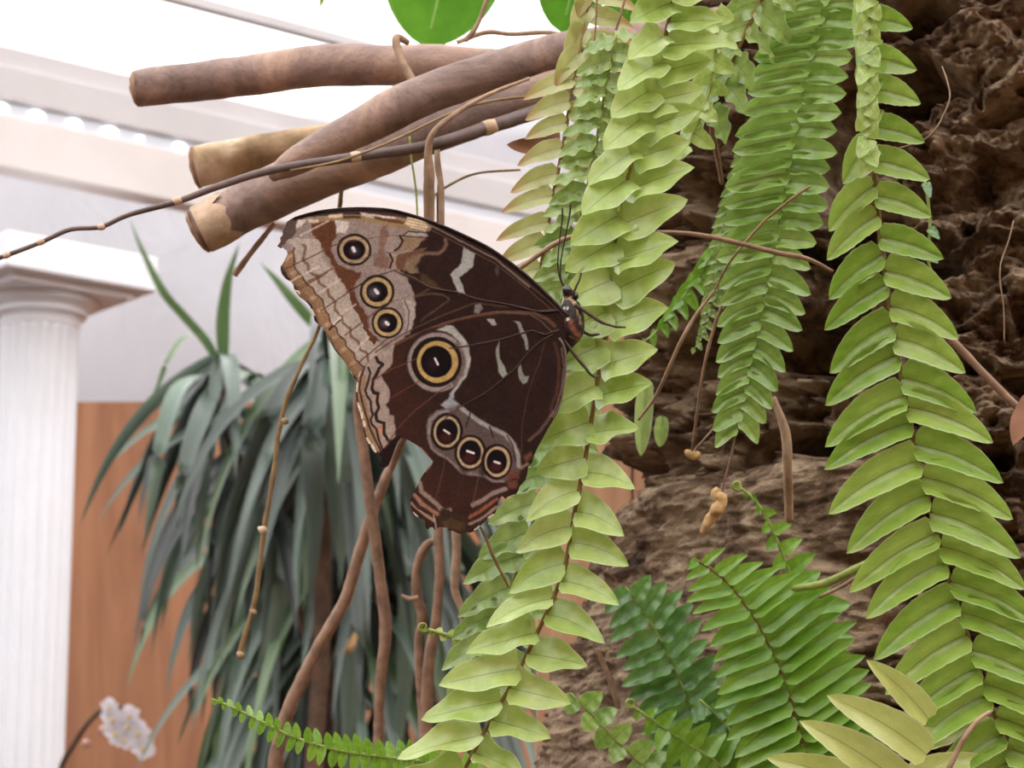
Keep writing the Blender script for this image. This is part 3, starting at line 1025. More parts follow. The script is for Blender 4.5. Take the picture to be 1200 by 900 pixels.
# crinkled light green edge along its upper stalk
frond('crinkled light green young frond pressed along the stalk of the largest frond',
      [(1018, -50, .620, 3), (1019, 20, .619, 3), (1018, 80, .619, 3), (1017, 140, .619, 2.5), (1020, 200, .619, 2)],
      [(0, 14, 14, -.003), (1, 9, 18, -.003)],
      [(0, -14, 14, -.003), (1, -12, 20, -.003)],
      9, 24, [(1.1, S_main)], RG, tilt=0.1, seed=44, rolljit=.3)

# --- pale broad frond in the bottom right corner
root = frond('pale yellow-green fern frond with long strap leaflets in front of the trunk foot',
             [(1052, 960, .61, 2.5), (1062, 915, .612, 2.5), (1075, 875, .616, 2.5), (1086, 835, .625, 2.4), (1100, 790, .635, 2.2), (1118, 752, .64, 1.8)],
             [(0, 90, -40, .0), (.4, 90, -40, .01), (1, 40, -40, .012)], [], 5, 34, [(1.1, S_yel)], RA, tilt=0.2, seed=51)
for bx, by, tx, ty, wpx in ((1014, 925, 909, 872, 42), (1060, 922, 954, 830, 50), (1086, 884, 985, 800, 48), (1088, 842, 1030, 766, 36)):
    place_leaf(S_yel[1][int(bx) % 4], P(bx, by, .606), P(tx, ty, .598), wpx * .6 / F, root, 0.15, 0.1)

# --- upright ferns at the foot of the trunk
frond('dark blue-green fern frond low against the trunk',
      [(838, 915, .735, 2.4), (828, 880, .735, 2.4), (812, 835, .735, 2.4), (790, 785, .735, 2.2), (768, 740, .735, 2), (748, 708, .735, 1.8), (733, 688, .735, 1.4)],
      [(0, 50, -46, .0), (.4, 44, -40, .0), (.75, 30, -46, .0), (1, 8, -26, .0)],
      [(0, -64, 16, .0), (.4, -62, 22, .0), (.75, -52, 22, .0), (1, -30, 24, .0)],
      13, [(0, 30), (1, 22)], [(1.1, S_dark)], RG, tilt=0.4, seed=61, jit=.1)
frond('vivid green fern frond fanning upward from the trunk foot',
      [(955, 930, .70, 3), (946, 890, .70, 3), (934, 848, .70, 2.8), (918, 795, .70, 2.6), (896, 745, .70, 2.4), (866, 698, .70, 2.2), (838, 670, .70, 2), (812, 654, .70, 1.6)],
      [(0, 70, -50, .0), (.3, 80, -60, .0), (.5, 76, -66, .0), (.7, 60, -52, .0), (.85, 36, -32, .0), (1, 14, -18, .0)],
      [(0, -84, 36, .0), (.25, -80, 34, .0), (.45, -84, 24, .0), (.62, -64, 20, .0), (.8, -56, 8, .0), (.92, -34, 8, .0), (1, -8, 5, .0)],
      19, [(0, 44), (.5, 36), (.8, 22), (1, 10)], [(1.1, S_bright)], M['rachis'], tilt=0.3, seed=63, jit=.06)
frond('second vivid green fern frond leaning right behind the fanning one',
      [(960, 930, .715, 2.5), (952, 860, .715, 2.5), (946, 800, .715, 2.4), (944, 745, .715, 2.2), (940, 700, .715, 2)],
      [(0, 56, -22, .0), (.5, 56, -18, .0), (1, 40, -30, .0)],
      [(0, -50, -10, .0), (1, -40, -20, .0)],
      9, [(0, 48), (1, 42)], [(1.1, S_bright)], RG, tilt=0.2, seed=64, jit=.12)
fd = frond('young folded fern frond with a curled tip rising against the trunk ledge',
           [(945, 740, .72, 2.5), (934, 700, .72, 2.5), (922, 662, .72, 2.4), (908, 628, .72, 2.2), (894, 600, .72, 2), (880, 582, .72, 1.8), (866, 570, .72, 1.6)],
           [(0, 24, -34, .0), (.4, 22, -30, .0), (.7, 16, -12, .0), (.97, 4, 4, .0)],
           [(0, -26, 6, .0), (.5, -16, 2, .0), (.97, -3, 3, .0)],
           8, [(0, 34), (.6, 18), (1, 8)], [(1.1, S_bright)], RG, tilt=0.0, seed=65, jit=.1)


def crozier(parent, x, y, d, r, mat, name='curled_tip'):
    pts = []
    for k in range(26):
        a = k / 25 * 3.6 * math.pi
        rr = r * (1 - k / 25 * 0.8)
        pts.append((x + rr * math.cos(a + 0.5), y + rr * math.sin(a + 0.5), d, max(1.2, r * .36 * (1 - k / 40))))
    s = [P(a[0], a[1], a[2]) for a in pts]
    V, Fc = tube_data(s, [a[3] * a[2] / F for a in pts], 7)
    return mesh_obj(name, V, Fc, mat, parent)


crozier(fd, 864, 569, .72, 6, RG)
f2 = frond('low green fern sprig with a curled tip at the trunk foot',
           [(870, 930, .72, 2.5), (840, 895, .72, 2.5), (800, 868, .72, 2.4), (770, 848, .72, 2.2), (742, 828, .72, 2)],
           [(0, 10, -40, .0), (.5, 16, -34, .0), (1, 4, -10, .0)],
           [(0, -30, 30, .0), (.5, -24, 26, .0), (1, -6, 6, .0)],
           8, [(0, 36), (.6, 24), (1, 9)], [(1.1, S_bright)], RG, tilt=0.2, seed=66, jit=.15, rolljit=.4)
crozier(f2, 739, 824, .72, 6, RG)
frond('green fern sprig with scalloped leaflets beside the post foot',
      [(790, 950, .725, 2.2), (755, 900, .725, 2.2), (722, 868, .725, 2), (696, 840, .725, 1.8), (668, 812, .725, 1.5)],
      [(0, 24, -26, .0), (1, 16, -16, .0)],
      [(0, -24, 24, .0), (1, -12, 14, .0)],
      7, 27, [(1.1, leaf_set('bk2', M['f_mid'], 5, curve=.1, fold=.2, droop=.1, wave=.1, freq=2))], RG, tilt=0.3, seed=67, jit=.15, rolljit=.4)
frond('small green fern sprig low behind the dark frond',
      [(900, 960, .73, 2), (880, 900, .73, 2), (850, 850, .73, 2), (820, 820, .73, 1.6)],
      [(0, 30, -20, .0), (1, 20, -16, .0)],
      [(0, -30, 16, .0), (1, -20, 10, .0)],
      6, 26, [(1.1, S_dark)], RG, tilt=0.3, seed=68, jit=.15, rolljit=.4)

# --- small beaded frond bottom left, with the curled sprig
frond('small bright fern frond with bead-like leaflets lying across the bent branch',
      [(560, 905, .70, 2), (500, 893, .70, 2), (440, 886, .70, 2), (390, 878, .70, 2), (340, 862, .70, 1.8), (300, 842, .70, 1.6), (270, 828, .70, 1.4), (248, 819, .70, 1)],
      [(0, -2, -24, .0), (.4, -8, -22, .0), (.7, -2, -17, .0), (1, -4, -6, .0)],
      [(0, 2, 26, .0), (.4, -4, 22, .0), (.7, -9, 18, .0), (1, -2, 5, .0)],
      26, [(0, 15), (.6, 12), (1, 7)], [(1.1, S_small)], RG, tilt=0.2, seed=71, jit=.12, rolljit=.35)
f3 = frond('pale green curled fern sprig beside the lower end of the long frond',
           [(580, 775, .66, 2.5), (550, 757, .66, 2.6), (525, 745, .66, 2.6), (502, 738, .66, 2.4)],
           [(0, 6, -14, .0), (1, 2, -6, .0)],
           [(0, -2, 16, .0), (1, -2, 7, .0)],
           6, [(0, 14), (1, 8)], [(1.1, S_main)], RG, seed=72)
crozier(f3, 496, 735, .66, 6, RG)

# --- pale blades beside the post
for i, (a, b, c_, wpx) in enumerate((((757, 445, .80), (758, 490, .80), (752, 535, .80), 22), ((776, 488, .81), (776, 508, .81), (774, 524, .81), 17))):
    st = leaf_set('blade', M['f_back'], 2, curve=0.05, fold=0.3, droop=0.05, wave=0.03, power=4.0)
    r0 = empty('pale_blade', P(*a))
    tag(r0, ('longer' if i == 0 else 'shorter') + ' pale green leaf blade hanging between the post and the trunk', 'leaf', 'pale blades beside the post')
    place_leaf(st[0][i], P(*a), P(*c_), wpx * .8 / F, r0, 0.1, name='blade')

# --- broad leaves at the top
def broad_leaf(label, outline_c, base, tip, wpx, d, roll, side=0, stalk=None):
    st = leaf_set('big', M['big'], 3, nx=22, ny=8, curve=0.05, fold=0.12, droop=0.08, wave=0.02, freq=1.0, serr=0.0, power=3.6, base=.8)
    r0 = empty('broad_leaf', P(base[0], base[1], d))
    tag(r0, label, 'leaf', None)
    place_leaf(st[side][rnd.randrange(3)], P(base[0], base[1], d), P(tip[0], tip[1], d + .01), wpx * d / F, r0, 0.2, roll, name='blade')
    if stalk:
        ptube('stalk', stalk, RG, r0, 16, 7)
    return r0


broad_leaf('broad green leaf with pale veins behind the straight log', None, (536, -110), (504, 58), 155, .93, 0.2, 0, [(560, -70, .93, 3), (575, -100, .93, 3)])
broad_leaf('vivid green backlit broad leaf above the forked log', None, (690, -110), (664, 40), 105, .90, -0.2, 0, [(700, -75, .90, 3), (710, -110, .90, 3)])
broad_leaf('bright green broad leaf beside the top of the long fern', None, (748, -100), (728, 34), 90, .91, 0.1, 1, [(735, -65, .91, 3), (742, -100, .91, 3)])
r0 = empty('leaf_tip', P(385, -30, .9))
tag(r0, 'tiny green leaf tip poking in above the straight log', 'leaf')
place_leaf(S_small[0][0], P(388, -40, .9), P(376, 9, .9), 11 * .9 / F, r0, .1, name='blade')

# --- brown dead leaflets around the pale frond
for i, (bx, by, tx, ty, wpx, d, lab) in enumerate(((652, 172, 594, 176, 26, .67, 'orange-brown dead leaflet beside the yellowing frond'), (648, 170, 640, 132, 22, .69, 'dark russet dead leaf behind the yellowing frond'),
                                              (770, 205, 800, 190, 26, .65, 'orange-brown dead leaf patch peeking right of the long light green frond'), (735, 262, 768, 232, 24, .65, 'russet dead leaf tucked against the long light green frond'))):
    st = leaf_set('dead', M['drybrown'], 4, curve=.3, fold=.3, droop=.2, wave=.1, freq=1.5)
    r0 = empty('dead_leaf', P(bx, by, d))
    tag(r0, lab, 'leaf')
    place_leaf(st[0][i], P(bx, by, d), P(tx, ty, d), wpx * d / F, r0, .2, name='blade')

# ------------------------------------------------------------------ small stems among the ferns
twig('bare_twig', 'pinkish brown stem crossing behind the antennae', [(608, 315, .635, 3), (625, 303, .632, 3), (650, 286, .63, 3.2), (668, 278, .628, 3.2), (690, 274, .625, 2.8)], M['twig'], 'stem')
twig('bare_twig', 'thin brown stem bridging from the long frond to the ladder-like frond', [(770, 272, .655, 2.4), (800, 273, .655, 2.8), (835, 278, .655, 3), (870, 286, .655, 3.2), (910, 296, .655, 3.2), (945, 303, .655, 3), (975, 318, .66, 2.6)], M['twigred'], 'stem')
twig('bare_twig', 'fine straw stem slanting across the ladder-like frond', [(950, 218, .66, 1.5), (925, 235, .66, 1.8), (895, 260, .66, 1.8), (870, 288, .66, 1.6), (850, 315, .662, 1.4), (838, 340, .665, 1.2)], M['twigyellow'], 'stem')
twig('dead_strand', 'long brown strand slanting down toward the pale blades', [(838, 340, .672, 2), (815, 370, .672, 2.2), (798, 400, .672, 2.4), (782, 435, .675, 2.2), (768, 465, .68, 2), (748, 492, .685, 1.6)], M['twig'], 'strand')
twig('dead_strand', 'upright brown strand dropping to the pale seed husk', [(850, 348, .675, 2), (838, 380, .675, 2), (825, 430, .675, 1.8), (816, 490, .68, 1.6), (811, 528, .685, 1.3)], M['twigred'], 'strand')
twig('dead_strand', 'short brown strand rising from the seed husk', [(812, 530, .686, 1.2), (825, 515, .685, 1.3), (838, 500, .685, 1.2)], M['twig'], 'strand')
o = ptube('seed_husk', [(803, 528, .686, 2), (808, 532, .686, 5), (815, 534, .686, 5.5), (820, 530, .686, 2.5)], M['dry'], None, 14, 9, 0.35, 500)
tag(o, 'small pale seed husk on a strand in front of the trunk', 'husk')
twig('hanging_thread', 'fine brown thread from the frond tip to the dry husk', [(862, 506, .667, 1.4), (857, 535, .668, 1.3), (850, 560, .669, 1.3), (846, 578, .67, 1.3)], M['twigred'], 'stem')
o = ptube('dry_husk', [(842, 572, .67, 3), (838, 580, .67, 6.5), (846, 586, .669, 6), (840, 598, .669, 7), (833, 608, .67, 6), (826, 618, .67, 5), (822, 625, .67, 2.5)], M['dry'], None, 30, 10, 0.45, 420)
tag(o, 'curled dry papery leaf husk dangling from the ladder-like frond', 'husk')
twig('brown_twig', 'smooth brown stem standing in front of the trunk ledge', [(906, 465, .70, 3), (915, 490, .70, 5), (921, 510, .70, 6), (923, 550, .70, 5.5), (925, 610, .71, 5)], M['twig'], 'stem')
twig('brown_twig', 'slanting red-brown stem behind the right edge of the largest frond', [(1060, 358, .70, 4), (1085, 372, .70, 4.5), (1115, 398, .70, 5), (1150, 435, .70, 5), (1190, 475, .70, 5), (1240, 520, .70, 5)], M['twigred'], 'stem')
twig('rootlet', 'fine pale rootlet curling over the upper trunk', [(1104, 78, .715, 0.72), (1110, 95, .713, 0.84), (1113, 115, .712, 0.90), (1104, 138, .712, 0.90), (1095, 153, .712, 0.96), (1082, 164, .715, 0.78), (1050, 175, .72, 0.72), (1030, 182, .72, 0.72)], M['twig'], 'root')
twig('rootlet', 'fine pale rootlet hanging down the middle of the trunk', [(1188, 258, .71, 0.72), (1182, 282, .71, 0.84), (1173, 308, .71, 0.84), (1172, 330, .71, 0.78), (1176, 360, .71, 0.72), (1177, 400, .71, 0.60)], M['twig'], 'root')
twig('green_shoot', 'smooth pale green stalk poking out behind the largest frond', [(930, 690, .70, 4), (968, 683, .69, 5), (1000, 668, .685, 5), (1040, 650, .68, 5)], M['rachisg'], 'stem')
twig('brown_twig', 'thin pinkish twig beside the pale green stalk', [(960, 700, .70, 1.8), (985, 688, .695, 2.4), (1005, 676, .69, 2.6), (1040, 660, .69, 2.5)], M['twig'])
twig('brown_twig', 'curved brown twig laid over the lowest leaflets of the largest frond', [(1106, 915, .612, 3), (1118, 888, .612, 3.4), (1130, 865, .612, 3.2), (1145, 845, .613, 3), (1160, 834, .614, 2.4)], M['twig'])
twig('straw_twig', 'thin straw-yellow stem under the torn hindwing margin', [(562, 616, .62, 1.4), (570, 632, .622, 1.8), (578, 652, .622, 2), (588, 672, .622, 1.8), (596, 688, .622, 1.4)], M['twigyellow'], 'stem')
twig('brown_twig', 'slim brown stem behind the pale yellow-green frond', [(1052, 920, .635, 4), (1060, 860, .64, 4), (1072, 780, .645, 4), (1078, 700, .65, 3), (1075, 640, .65, 3)], M['twig'], 'stem')
twig('brown_twig', 'short brown stem under the leafy clump beside the trunk', [(832, 128, .69, 3), (836, 160, .70, 3.5), (842, 190, .71, 3), (846, 215, .72, 2.5)], M['twigred'], 'stem')
twig('bare_twig', 'thin reddish fern stem hanging above the yellowing frond', [(735, -10, .66, 1.4), (720, 40, .66, 1.5), (700, 80, .66, 1.5), (690, 130, .66, 1.2)], M['twigred'], 'stem')
twig('bare_twig', 'fine dark upright stem beside the yellowing frond stalk', [(700, -10, .655, 1.2), (698, 30, .655, 1.2), (696, 52, .655, 1.2)], M['twigred'], 'stem')
twig('brown_twig', 'thin stem rising from the sprig beside the post foot', [(725, 830, .74, 3), (712, 790, .74, 3), (700, 760, .74, 2.5)], M['twigred'], 'stem')
# dry leaf at the right edge
st = leaf_set('dead', M['drybrown'], 4, curve=.3, fold=.3, droop=.2, wave=.1, freq=1.5)
r0 = empty('dead_leaf', P(1222, 470, .69))
tag(r0, 'pinkish brown dead leaf caught against the trunk at the end of the red-brown stem', 'leaf')
place_leaf(st[1][1], P(1222, 470, .69), P(1176, 510, .685), 44 * .69 / F, r0, .3, .4, name='blade')

# tiny climbing seedling on the trunk
r0 = empty('climbing_seedling', P(1088, 300, .70))
tag(r0, 'tiny green climbing seedling on the trunk beside the largest frond', 'seedling')
ptube('stem', [(1084, 212, .70, 1.5), (1088, 240, .70, 1.8), (1090, 270, .70, 1.8), (1087, 300, .70, 1.8), (1095, 330, .70, 1.5)], RG, r0, 20, 6)
for (bx, by, tx, ty) in ((1085, 215, 1092, 230), (1090, 268, 1102, 278), (1088, 288, 1080, 295), (1090, 300, 1100, 306)):
    place_leaf(S_dark[0][0], P(bx, by, .70), P(tx, ty, .695), 11 * .7 / F, r0, .1)

# ================================================================== STRAP LEAF PLANTS (background)
def ribbon_mesh(name, W, widths, mat, parent, fold=0.25, twist=0.0):
    V, Fc, UV = [], [], []
    n = len(W)
    for i in range(n):
        t_ = (W[min(i + 1, n - 1)] - W[max(i - 1, 0)]).normalized()
        side = t_.cross(Vector((0, 0, 1)))
        if side.length < 0.15:
            side = t_.cross(Vector((0, 1, 0)))
        side.normalize()
        ref = RIGHT - t_ * RIGHT.dot(t_)
        side = (side * 0.35 + (ref.normalized() if ref.length > 0.1 else side) * 0.65 * (1 if side.dot(ref) >= 0 else -1)).normalized()
        side = Matrix.Rotation(twist * i / n, 3, t_) @ side
        nn = side.cross(t_).normalized()
        wd_ = widths[i] * 0.5
        V += [W[i] - side * wd_ + nn * wd_ * fold, W[i] - side * wd_ * .5 + nn * wd_ * fold * .35, W[i], W[i] + side * wd_ * .5 + nn * wd_ * fold * .35, W[i] + side * wd_ + nn * wd_ * fold]
        UV += [(i / (n - 1), v_) for v_ in (0, .25, .5, .75, 1)]
        if i:
            a = (i - 1) * 5
            for k in range(4):
                Fc.append((a + k, a + k + 1, a + k + 6, a + k + 5))
    o = mesh_obj(name, V, Fc, mat, parent)
    me = o.data
    uvl = me.uv_layers.new(name='UVMap')
    idx = np.empty(len(me.loops), dtype=np.int32)
    me.loops.foreach_get('vertex_index', idx)
    uvl.data.foreach_set('uv', np.array(UV)[idx].ravel())
    return o


def strap_profile(i, n, wmax):
    x = i / (n - 1)
    return wmax * (0.55 + 0.45 * math.sin(min(1, x / 0.35) * math.pi / 2)) * max(0.02, 1 - x ** 2.6)


def strap_random(parent, crown, az, el, L, wmax, mat, g=1.0, seed=0):
    n = 18
    p = Vector(crown)
    dv = Vector((math.cos(az) * math.cos(el), math.sin(az) * math.cos(el), math.sin(el)))
    W = [p.copy()]
    for i in range(n - 1):
        p = p + dv * (L / (n - 1))
        dv = (dv + Vector((0, 0, -1)) * (g * (0.10 + 0.16 * (i / n)))).normalized()
        W.append(p.copy())
    return ribbon_mesh('leaf', W, [strap_profile(i, n, wmax) for i in range(n)], mat, parent, 0.3, rnd.uniform(-.5, .5))


def strap_path(parent, pts, wpx, mat):
    s = catmull(pts, 20)
    W = [P(a[0], a[1], a[2]) for a in s]
    d = pts[0][2]
    return ribbon_mesh('leaf', W, [strap_profile(i, 20, wpx * d / F) for i in range(20)], mat, parent, 0.3, rnd.uniform(-.2, .2))


clump = empty('strap_leaf_plant', P(360, 450, 3.0) * 1.0)
clump.location.z = 0
bpy.context.view_layer.update()
clump.matrix_world = Matrix.Translation(clump.location)
tag(clump, 'large clump of drooping grey-green strap leaves on several brown canes', 'plant')
specs = [
    # crown px, py, depth, leaf count, leaf length
    (262, 432, 3.00, 20, 0.32),
    (395, 398, 2.90, 52, 0.42),
    (325, 450, 3.10, 46, 0.38),
    (455, 520, 3.05, 46, 0.42),
    (312, 590, 3.20, 36, 0.34),
    (395, 660, 3.10, 46, 0.40),
    (500, 640, 3.20, 40, 0.40),
    (345, 780, 3.25, 34, 0.32),
]
for si, (cx, cy, d, cnt, LL) in enumerate(specs):
    cw = P(cx, cy, d)
    cb = P(392 + (si - 3) * 7, 600, d)
    cpts = []
    for k in range(33):
        z = cw.z * k / 32
        m = sstep(cw.z - 0.36, cw.z, z)
        cpts.append(Vector((cb.x + (cw.x - cb.x) * m + 0.004 * math.sin(k), cw.y, z)))
    V, Fc = tube_data(cpts, [0.010] * 33, 12, True, 0.15, 20)
    cane = mesh_obj('cane', V, Fc, M['cane'], clump, True, Vector((cw.x, cw.y, 0)))
    for k in range(cnt):
        az = k * 2.39996 + rnd.uniform(-.25, .25)
        el = rnd.uniform(-1.15, 0.7) if si else rnd.uniform(-1.1, 0.0)
        mat = M['yuccag'] if rnd.random() < 0.12 else M['yucca']
        LF = 1.0
        if cx < 400 and math.cos(az) < -0.2:
            LF = 0.85
            el = rnd.uniform(-1.15, -0.25)
        strap_random(cane, cw + Vector((0, 0, rnd.uniform(-.08, .02))), az, el, LL * LF * rnd.uniform(.75, 1.1), rnd.uniform(.015, .026), mat, rnd.uniform(0.35, 1.1))
    if si == 0:
        for pts, wp, mt in (
            ([(258, 430, 3, 0), (240, 400, 3, 0), (215, 372, 2.97, 0), (190, 342, 2.95, 0), (168, 298, 2.95, 0), (152, 258, 2.95, 0)], 15, 'yuccag'),
            ([(262, 430, 3, 0), (261, 380, 2.98, 0), (266, 335, 2.97, 0), (274, 305, 2.97, 0), (281, 284, 2.97, 0)], 17, 'yuccag'),
            ([(256, 428, 3, 0), (244, 402, 2.95, 0), (232, 392, 2.92, 0), (214, 398, 2.9, 0), (196, 424, 2.88, 0), (184, 455, 2.88, 0), (172, 475, 2.88, 0)], 10, 'yuccag'),
            ([(255, 440, 3, 0), (225, 445, 2.9, 0), (205, 465, 2.85, 0), (190, 520, 2.83, 0), (178, 590, 2.82, 0), (168, 640, 2.82, 0)], 22, 'yucca'),
            ([(258, 440, 3, 0), (222, 460, 2.95, 0), (190, 500, 2.93, 0), (160, 570, 2.93, 0), (125, 650, 2.93, 0)], 10, 'yucca'),
            ([(262, 438, 3, 0), (240, 480, 2.85, 0), (218, 545, 2.8, 0), (206, 620, 2.8, 0)], 24, 'yucca'),
        ):
            strap_path(cane, pts, wp, M[mt])
    if si == 1:
        for pts, wp, mt in (
            ([(395, 400, 2.9, 0), (372, 385, 2.88, 0), (345, 355, 2.86, 0), (325, 330, 2.86, 0), (305, 308, 2.86, 0)], 17, 'yuccag'),
            ([(395, 395, 2.9, 0), (390, 440, 2.8, 0), (388, 500, 2.78, 0), (392, 570, 2.78, 0), (395, 660, 2.78, 0)], 30, 'yucca'),
            ([(398, 395, 2.9, 0), (410, 450, 2.8, 0), (412, 520, 2.78, 0), (405, 600, 2.78, 0), (398, 690, 2.78, 0)], 28, 'yucca'),
            ([(392, 400, 2.9, 0), (375, 450, 2.8, 0), (366, 530, 2.76, 0), (368, 620, 2.76, 0), (362, 720, 2.76, 0)], 28, 'yucca'),
            ([(400, 400, 2.9, 0), (440, 460, 2.8, 0), (470, 540, 2.78, 0), (495, 620, 2.78, 0), (520, 700, 2.78, 0)], 28, 'yucca'),
            ([(390, 402, 2.9, 0), (345, 440, 2.8, 0), (318, 485, 2.76, 0), (290, 545, 2.76, 0), (262, 620, 2.76, 0)], 22, 'yucca'),
        ):
            strap_path(cane, pts, wp, M[mt])
    if si == 3:
        for pts, wp, mt in (
            ([(455, 560, 3.05, 0), (440, 620, 2.95, 0), (430, 700, 2.9, 0), (445, 760, 2.9, 0), (440, 850, 2.9, 0)], 30, 'yucca'),
            ([(455, 560, 3.05, 0), (425, 650, 2.9, 0), (412, 760, 2.88, 0), (408, 880, 2.88, 0), (405, 960, 2.88, 0)], 32, 'yucca'),
            ([(450, 560, 3.05, 0), (400, 650, 2.9, 0), (370, 740, 2.88, 0), (360, 850, 2.88, 0), (350, 930, 2.88, 0)], 28, 'yucca'),
            ([(455, 565, 3.05, 0), (480, 650, 2.9, 0), (478, 760, 2.88, 0), (465, 900, 2.88, 0)], 30, 'yucca'),
            ([(445, 565, 3.05, 0), (350, 625, 2.9, 0), (335, 670, 2.86, 0), (320, 740, 2.86, 0), (300, 850, 2.86, 0)], 24, 'yucca'),
        ):
            strap_path(cane, pts, wp, M[mt])
ptube('withered_leaf', [(395, 768, 2.75, 2), (405, 760, 2.75, 7), (414, 752, 2.75, 6), (417, 742, 2.75, 2)], M['dry'], clump, 14, 8, .3, 120)

# ------------------------------------------------------------------ orchid
r0 = empty('white_orchid', P(70, 905, 3.3))
tag(r0, 'white orchid spray with a dark arching stem in front of the plywood', 'orchid')
ptube('stem', [(60, 960, 3.3, 3.5), (72, 900, 3.3, 3.5), (88, 870, 3.3, 3.2), (108, 842, 3.3, 3), (130, 828, 3.3, 2.6), (155, 836, 3.3, 2.2), (172, 860, 3.3, 2)], M['cane'], r0, 40, 8)


def orchid_flower(parent, x, y, d, rpx, ang):
    c = P(x, y, d)
    V, Fc = [], []
    r = rpx * d / F
    for k in range(5):
        a = ang + k * 2 * math.pi / 5
        wdt = 0.62 if k in (1, 4) else 0.4
        e1 = RIGHT * math.cos(a) + UP * math.sin(a)
        e2 = RIGHT * -math.sin(a) + UP * math.cos(a)
        b0 = len(V)
        for i in range(7):
            u = i / 6
            ww = r * wdt * math.sin(math.pi * (0.08 + 0.86 * u)) ** 0.8
            for s_ in (-1, 0, 1):
                V.append(c + e1 * r * u + e2 * ww * s_ - FWD * r * (0.25 * u - 0.35 * u * u + 0.12 * abs(s_)) - FWD * 0.0004 * k)
        for i in range(6):
            for j in range(2):
                q = b0 + i * 3 + j
                Fc.append((q, q + 1, q + 4, q + 3))
    o = mesh_obj('flower', V, Fc, M['petal'], parent, True, c)
    V, Fc = tube_data([c, c - FWD * r * .25 - UP * r * .15, c - FWD * r * .3 - UP * r * .35], [r * .12, r * .18, r * .06], 8)
    mesh_obj('lip', V, Fc, M['lip'], o)


for (x, y, rp, a) in ((132, 842, 15, .3), (150, 850, 16, 1.0), (136, 858, 15, .6), (162, 858, 15, .1), (168, 876, 15, .8), (152, 838, 13, .5), (128, 828, 11, .2), (146, 866, 13, 1.2)):
    orchid_flower(r0, x, y, 3.28, rp, a)
for (x, y, rp) in ((122, 856, 7), (101, 871, 5)):
    c = P(x, y, 3.29)
    V, Fc = tube_data([c + UP * rp * .0011 * k for k in (-1, -.6, 0, .6, 1)], [rp * .0011 * q for q in (.2, .8, 1, .8, .2)], 10)
    mesh_obj('bud', V, Fc, M['bud'], r0)

# ================================================================== BUTTERFLY
DB = 0.598
fore_outline = [(668, 374), (650, 353), (638, 341), (625, 328.5), (612, 317), (600, 308), (588, 299), (575, 290.5), (562, 283.5), (550, 277.5), (535, 270.5), (520, 264), (510, 260), (500, 256.5), (490, 253), (480, 250), (470, 247), (460, 245), (450, 243.5), (440, 243), (420, 242.7), (400, 243.3), (385, 245), (372, 247), (360, 249.5), (350, 252.5), (342, 256), (336, 260), (334.5, 265), (331, 271), (331.5, 275), (328, 279), (329, 283), (324.7, 288.5), (327, 290), (331, 288.5), (333, 292), (336, 293), (337, 298), (334.5, 303), (332, 308), (329, 312), (328.7, 316), (330.5, 322), (335, 327), (340, 329.5), (343.5, 333), (344.5, 338), (347, 343), (350.5, 347.5), (355, 351), (359, 354), (363.5, 359), (365, 364), (367.5, 370), (368.5, 375.5), (373, 380.5), (379, 384), (382, 390), (384, 396), (388, 402.5), (391.5, 409), (396, 415), (401.5, 421), (406, 427), (409.5, 434), (414, 442), (418, 446), (430, 440), (470, 430), (520, 420), (580, 405), (640, 392), (662, 388)]
hind_outline = [(664, 390), (655, 380), (645, 372), (635, 367.5), (625, 365), (610, 364), (595, 364), (580, 364.5), (568, 366), (557, 368), (545, 370.5), (533, 373.5), (521, 377), (510, 381), (498, 385.5), (487, 390.5), (475, 396), (463, 402), (451, 409.5), (440, 417), (431, 424), (424, 431), (421, 438), (419, 445), (417.5, 452), (417, 460), (418, 468), (419, 475), (421, 482), (423, 489), (424, 495), (425.5, 502), (427, 509), (430, 516), (433, 521.5), (436, 526.5), (439.5, 530), (444, 531.5), (446.5, 535), (446.5, 540), (445, 546), (450, 548.8), (454, 546.5), (457, 539), (459.5, 532), (462, 525), (465, 518), (469, 513.5), (474.5, 514), (479, 516), (484, 519), (489, 522), (493, 525), (496, 528.5), (499, 532), (503, 536), (507, 541), (506, 544.5), (501.5, 548), (498, 553), (494.5, 558), (491, 565), (487.5, 572), (484, 579), (480.7, 586), (481, 592), (483, 599), (486.5, 604), (491, 607), (497, 608.7), (498.2, 612), (498, 616.5), (501, 621), (504, 618), (507, 617.5), (510, 621.6), (513, 618.2), (517, 617.6), (521, 618.3), (526, 622), (530, 622), (533, 623.3), (539, 626), (543, 624.6), (547, 624), (552, 624), (556, 622), (560, 619), (563.5, 615.7), (567, 612), (571.5, 608), (575, 606), (578.5, 603.5), (581, 600), (582.6, 595), (583.7, 591), (584, 587), (588, 581), (590.5, 583), (592.5, 585), (594.5, 582), (597.5, 581.5), (601, 579), (605, 578.5), (607.5, 575), (609, 570), (612, 567), (616, 562), (618, 555), (619, 547), (621.5, 544.5), (624, 541.5), (626, 533), (633, 519), (642.7, 501.5), (652, 486), (656, 477), (658.5, 468), (660.5, 455), (662.5, 441), (664, 425), (664, 416), (663, 409), (661, 404)]


def np_inside(pts, poly):
    x, y = pts[:, 0], pts[:, 1]
    ins = np.zeros(len(pts), bool)
    n = len(poly)
    for i in range(n):
        x1, y1 = poly[i]
        x2, y2 = poly[(i + 1) % n]
        if y1 == y2:
            continue
        c = ((y1 > y) != (y2 > y)) & (x < (x2 - x1) * (y - y1) / (y2 - y1) + x1)
        ins ^= c
    return ins


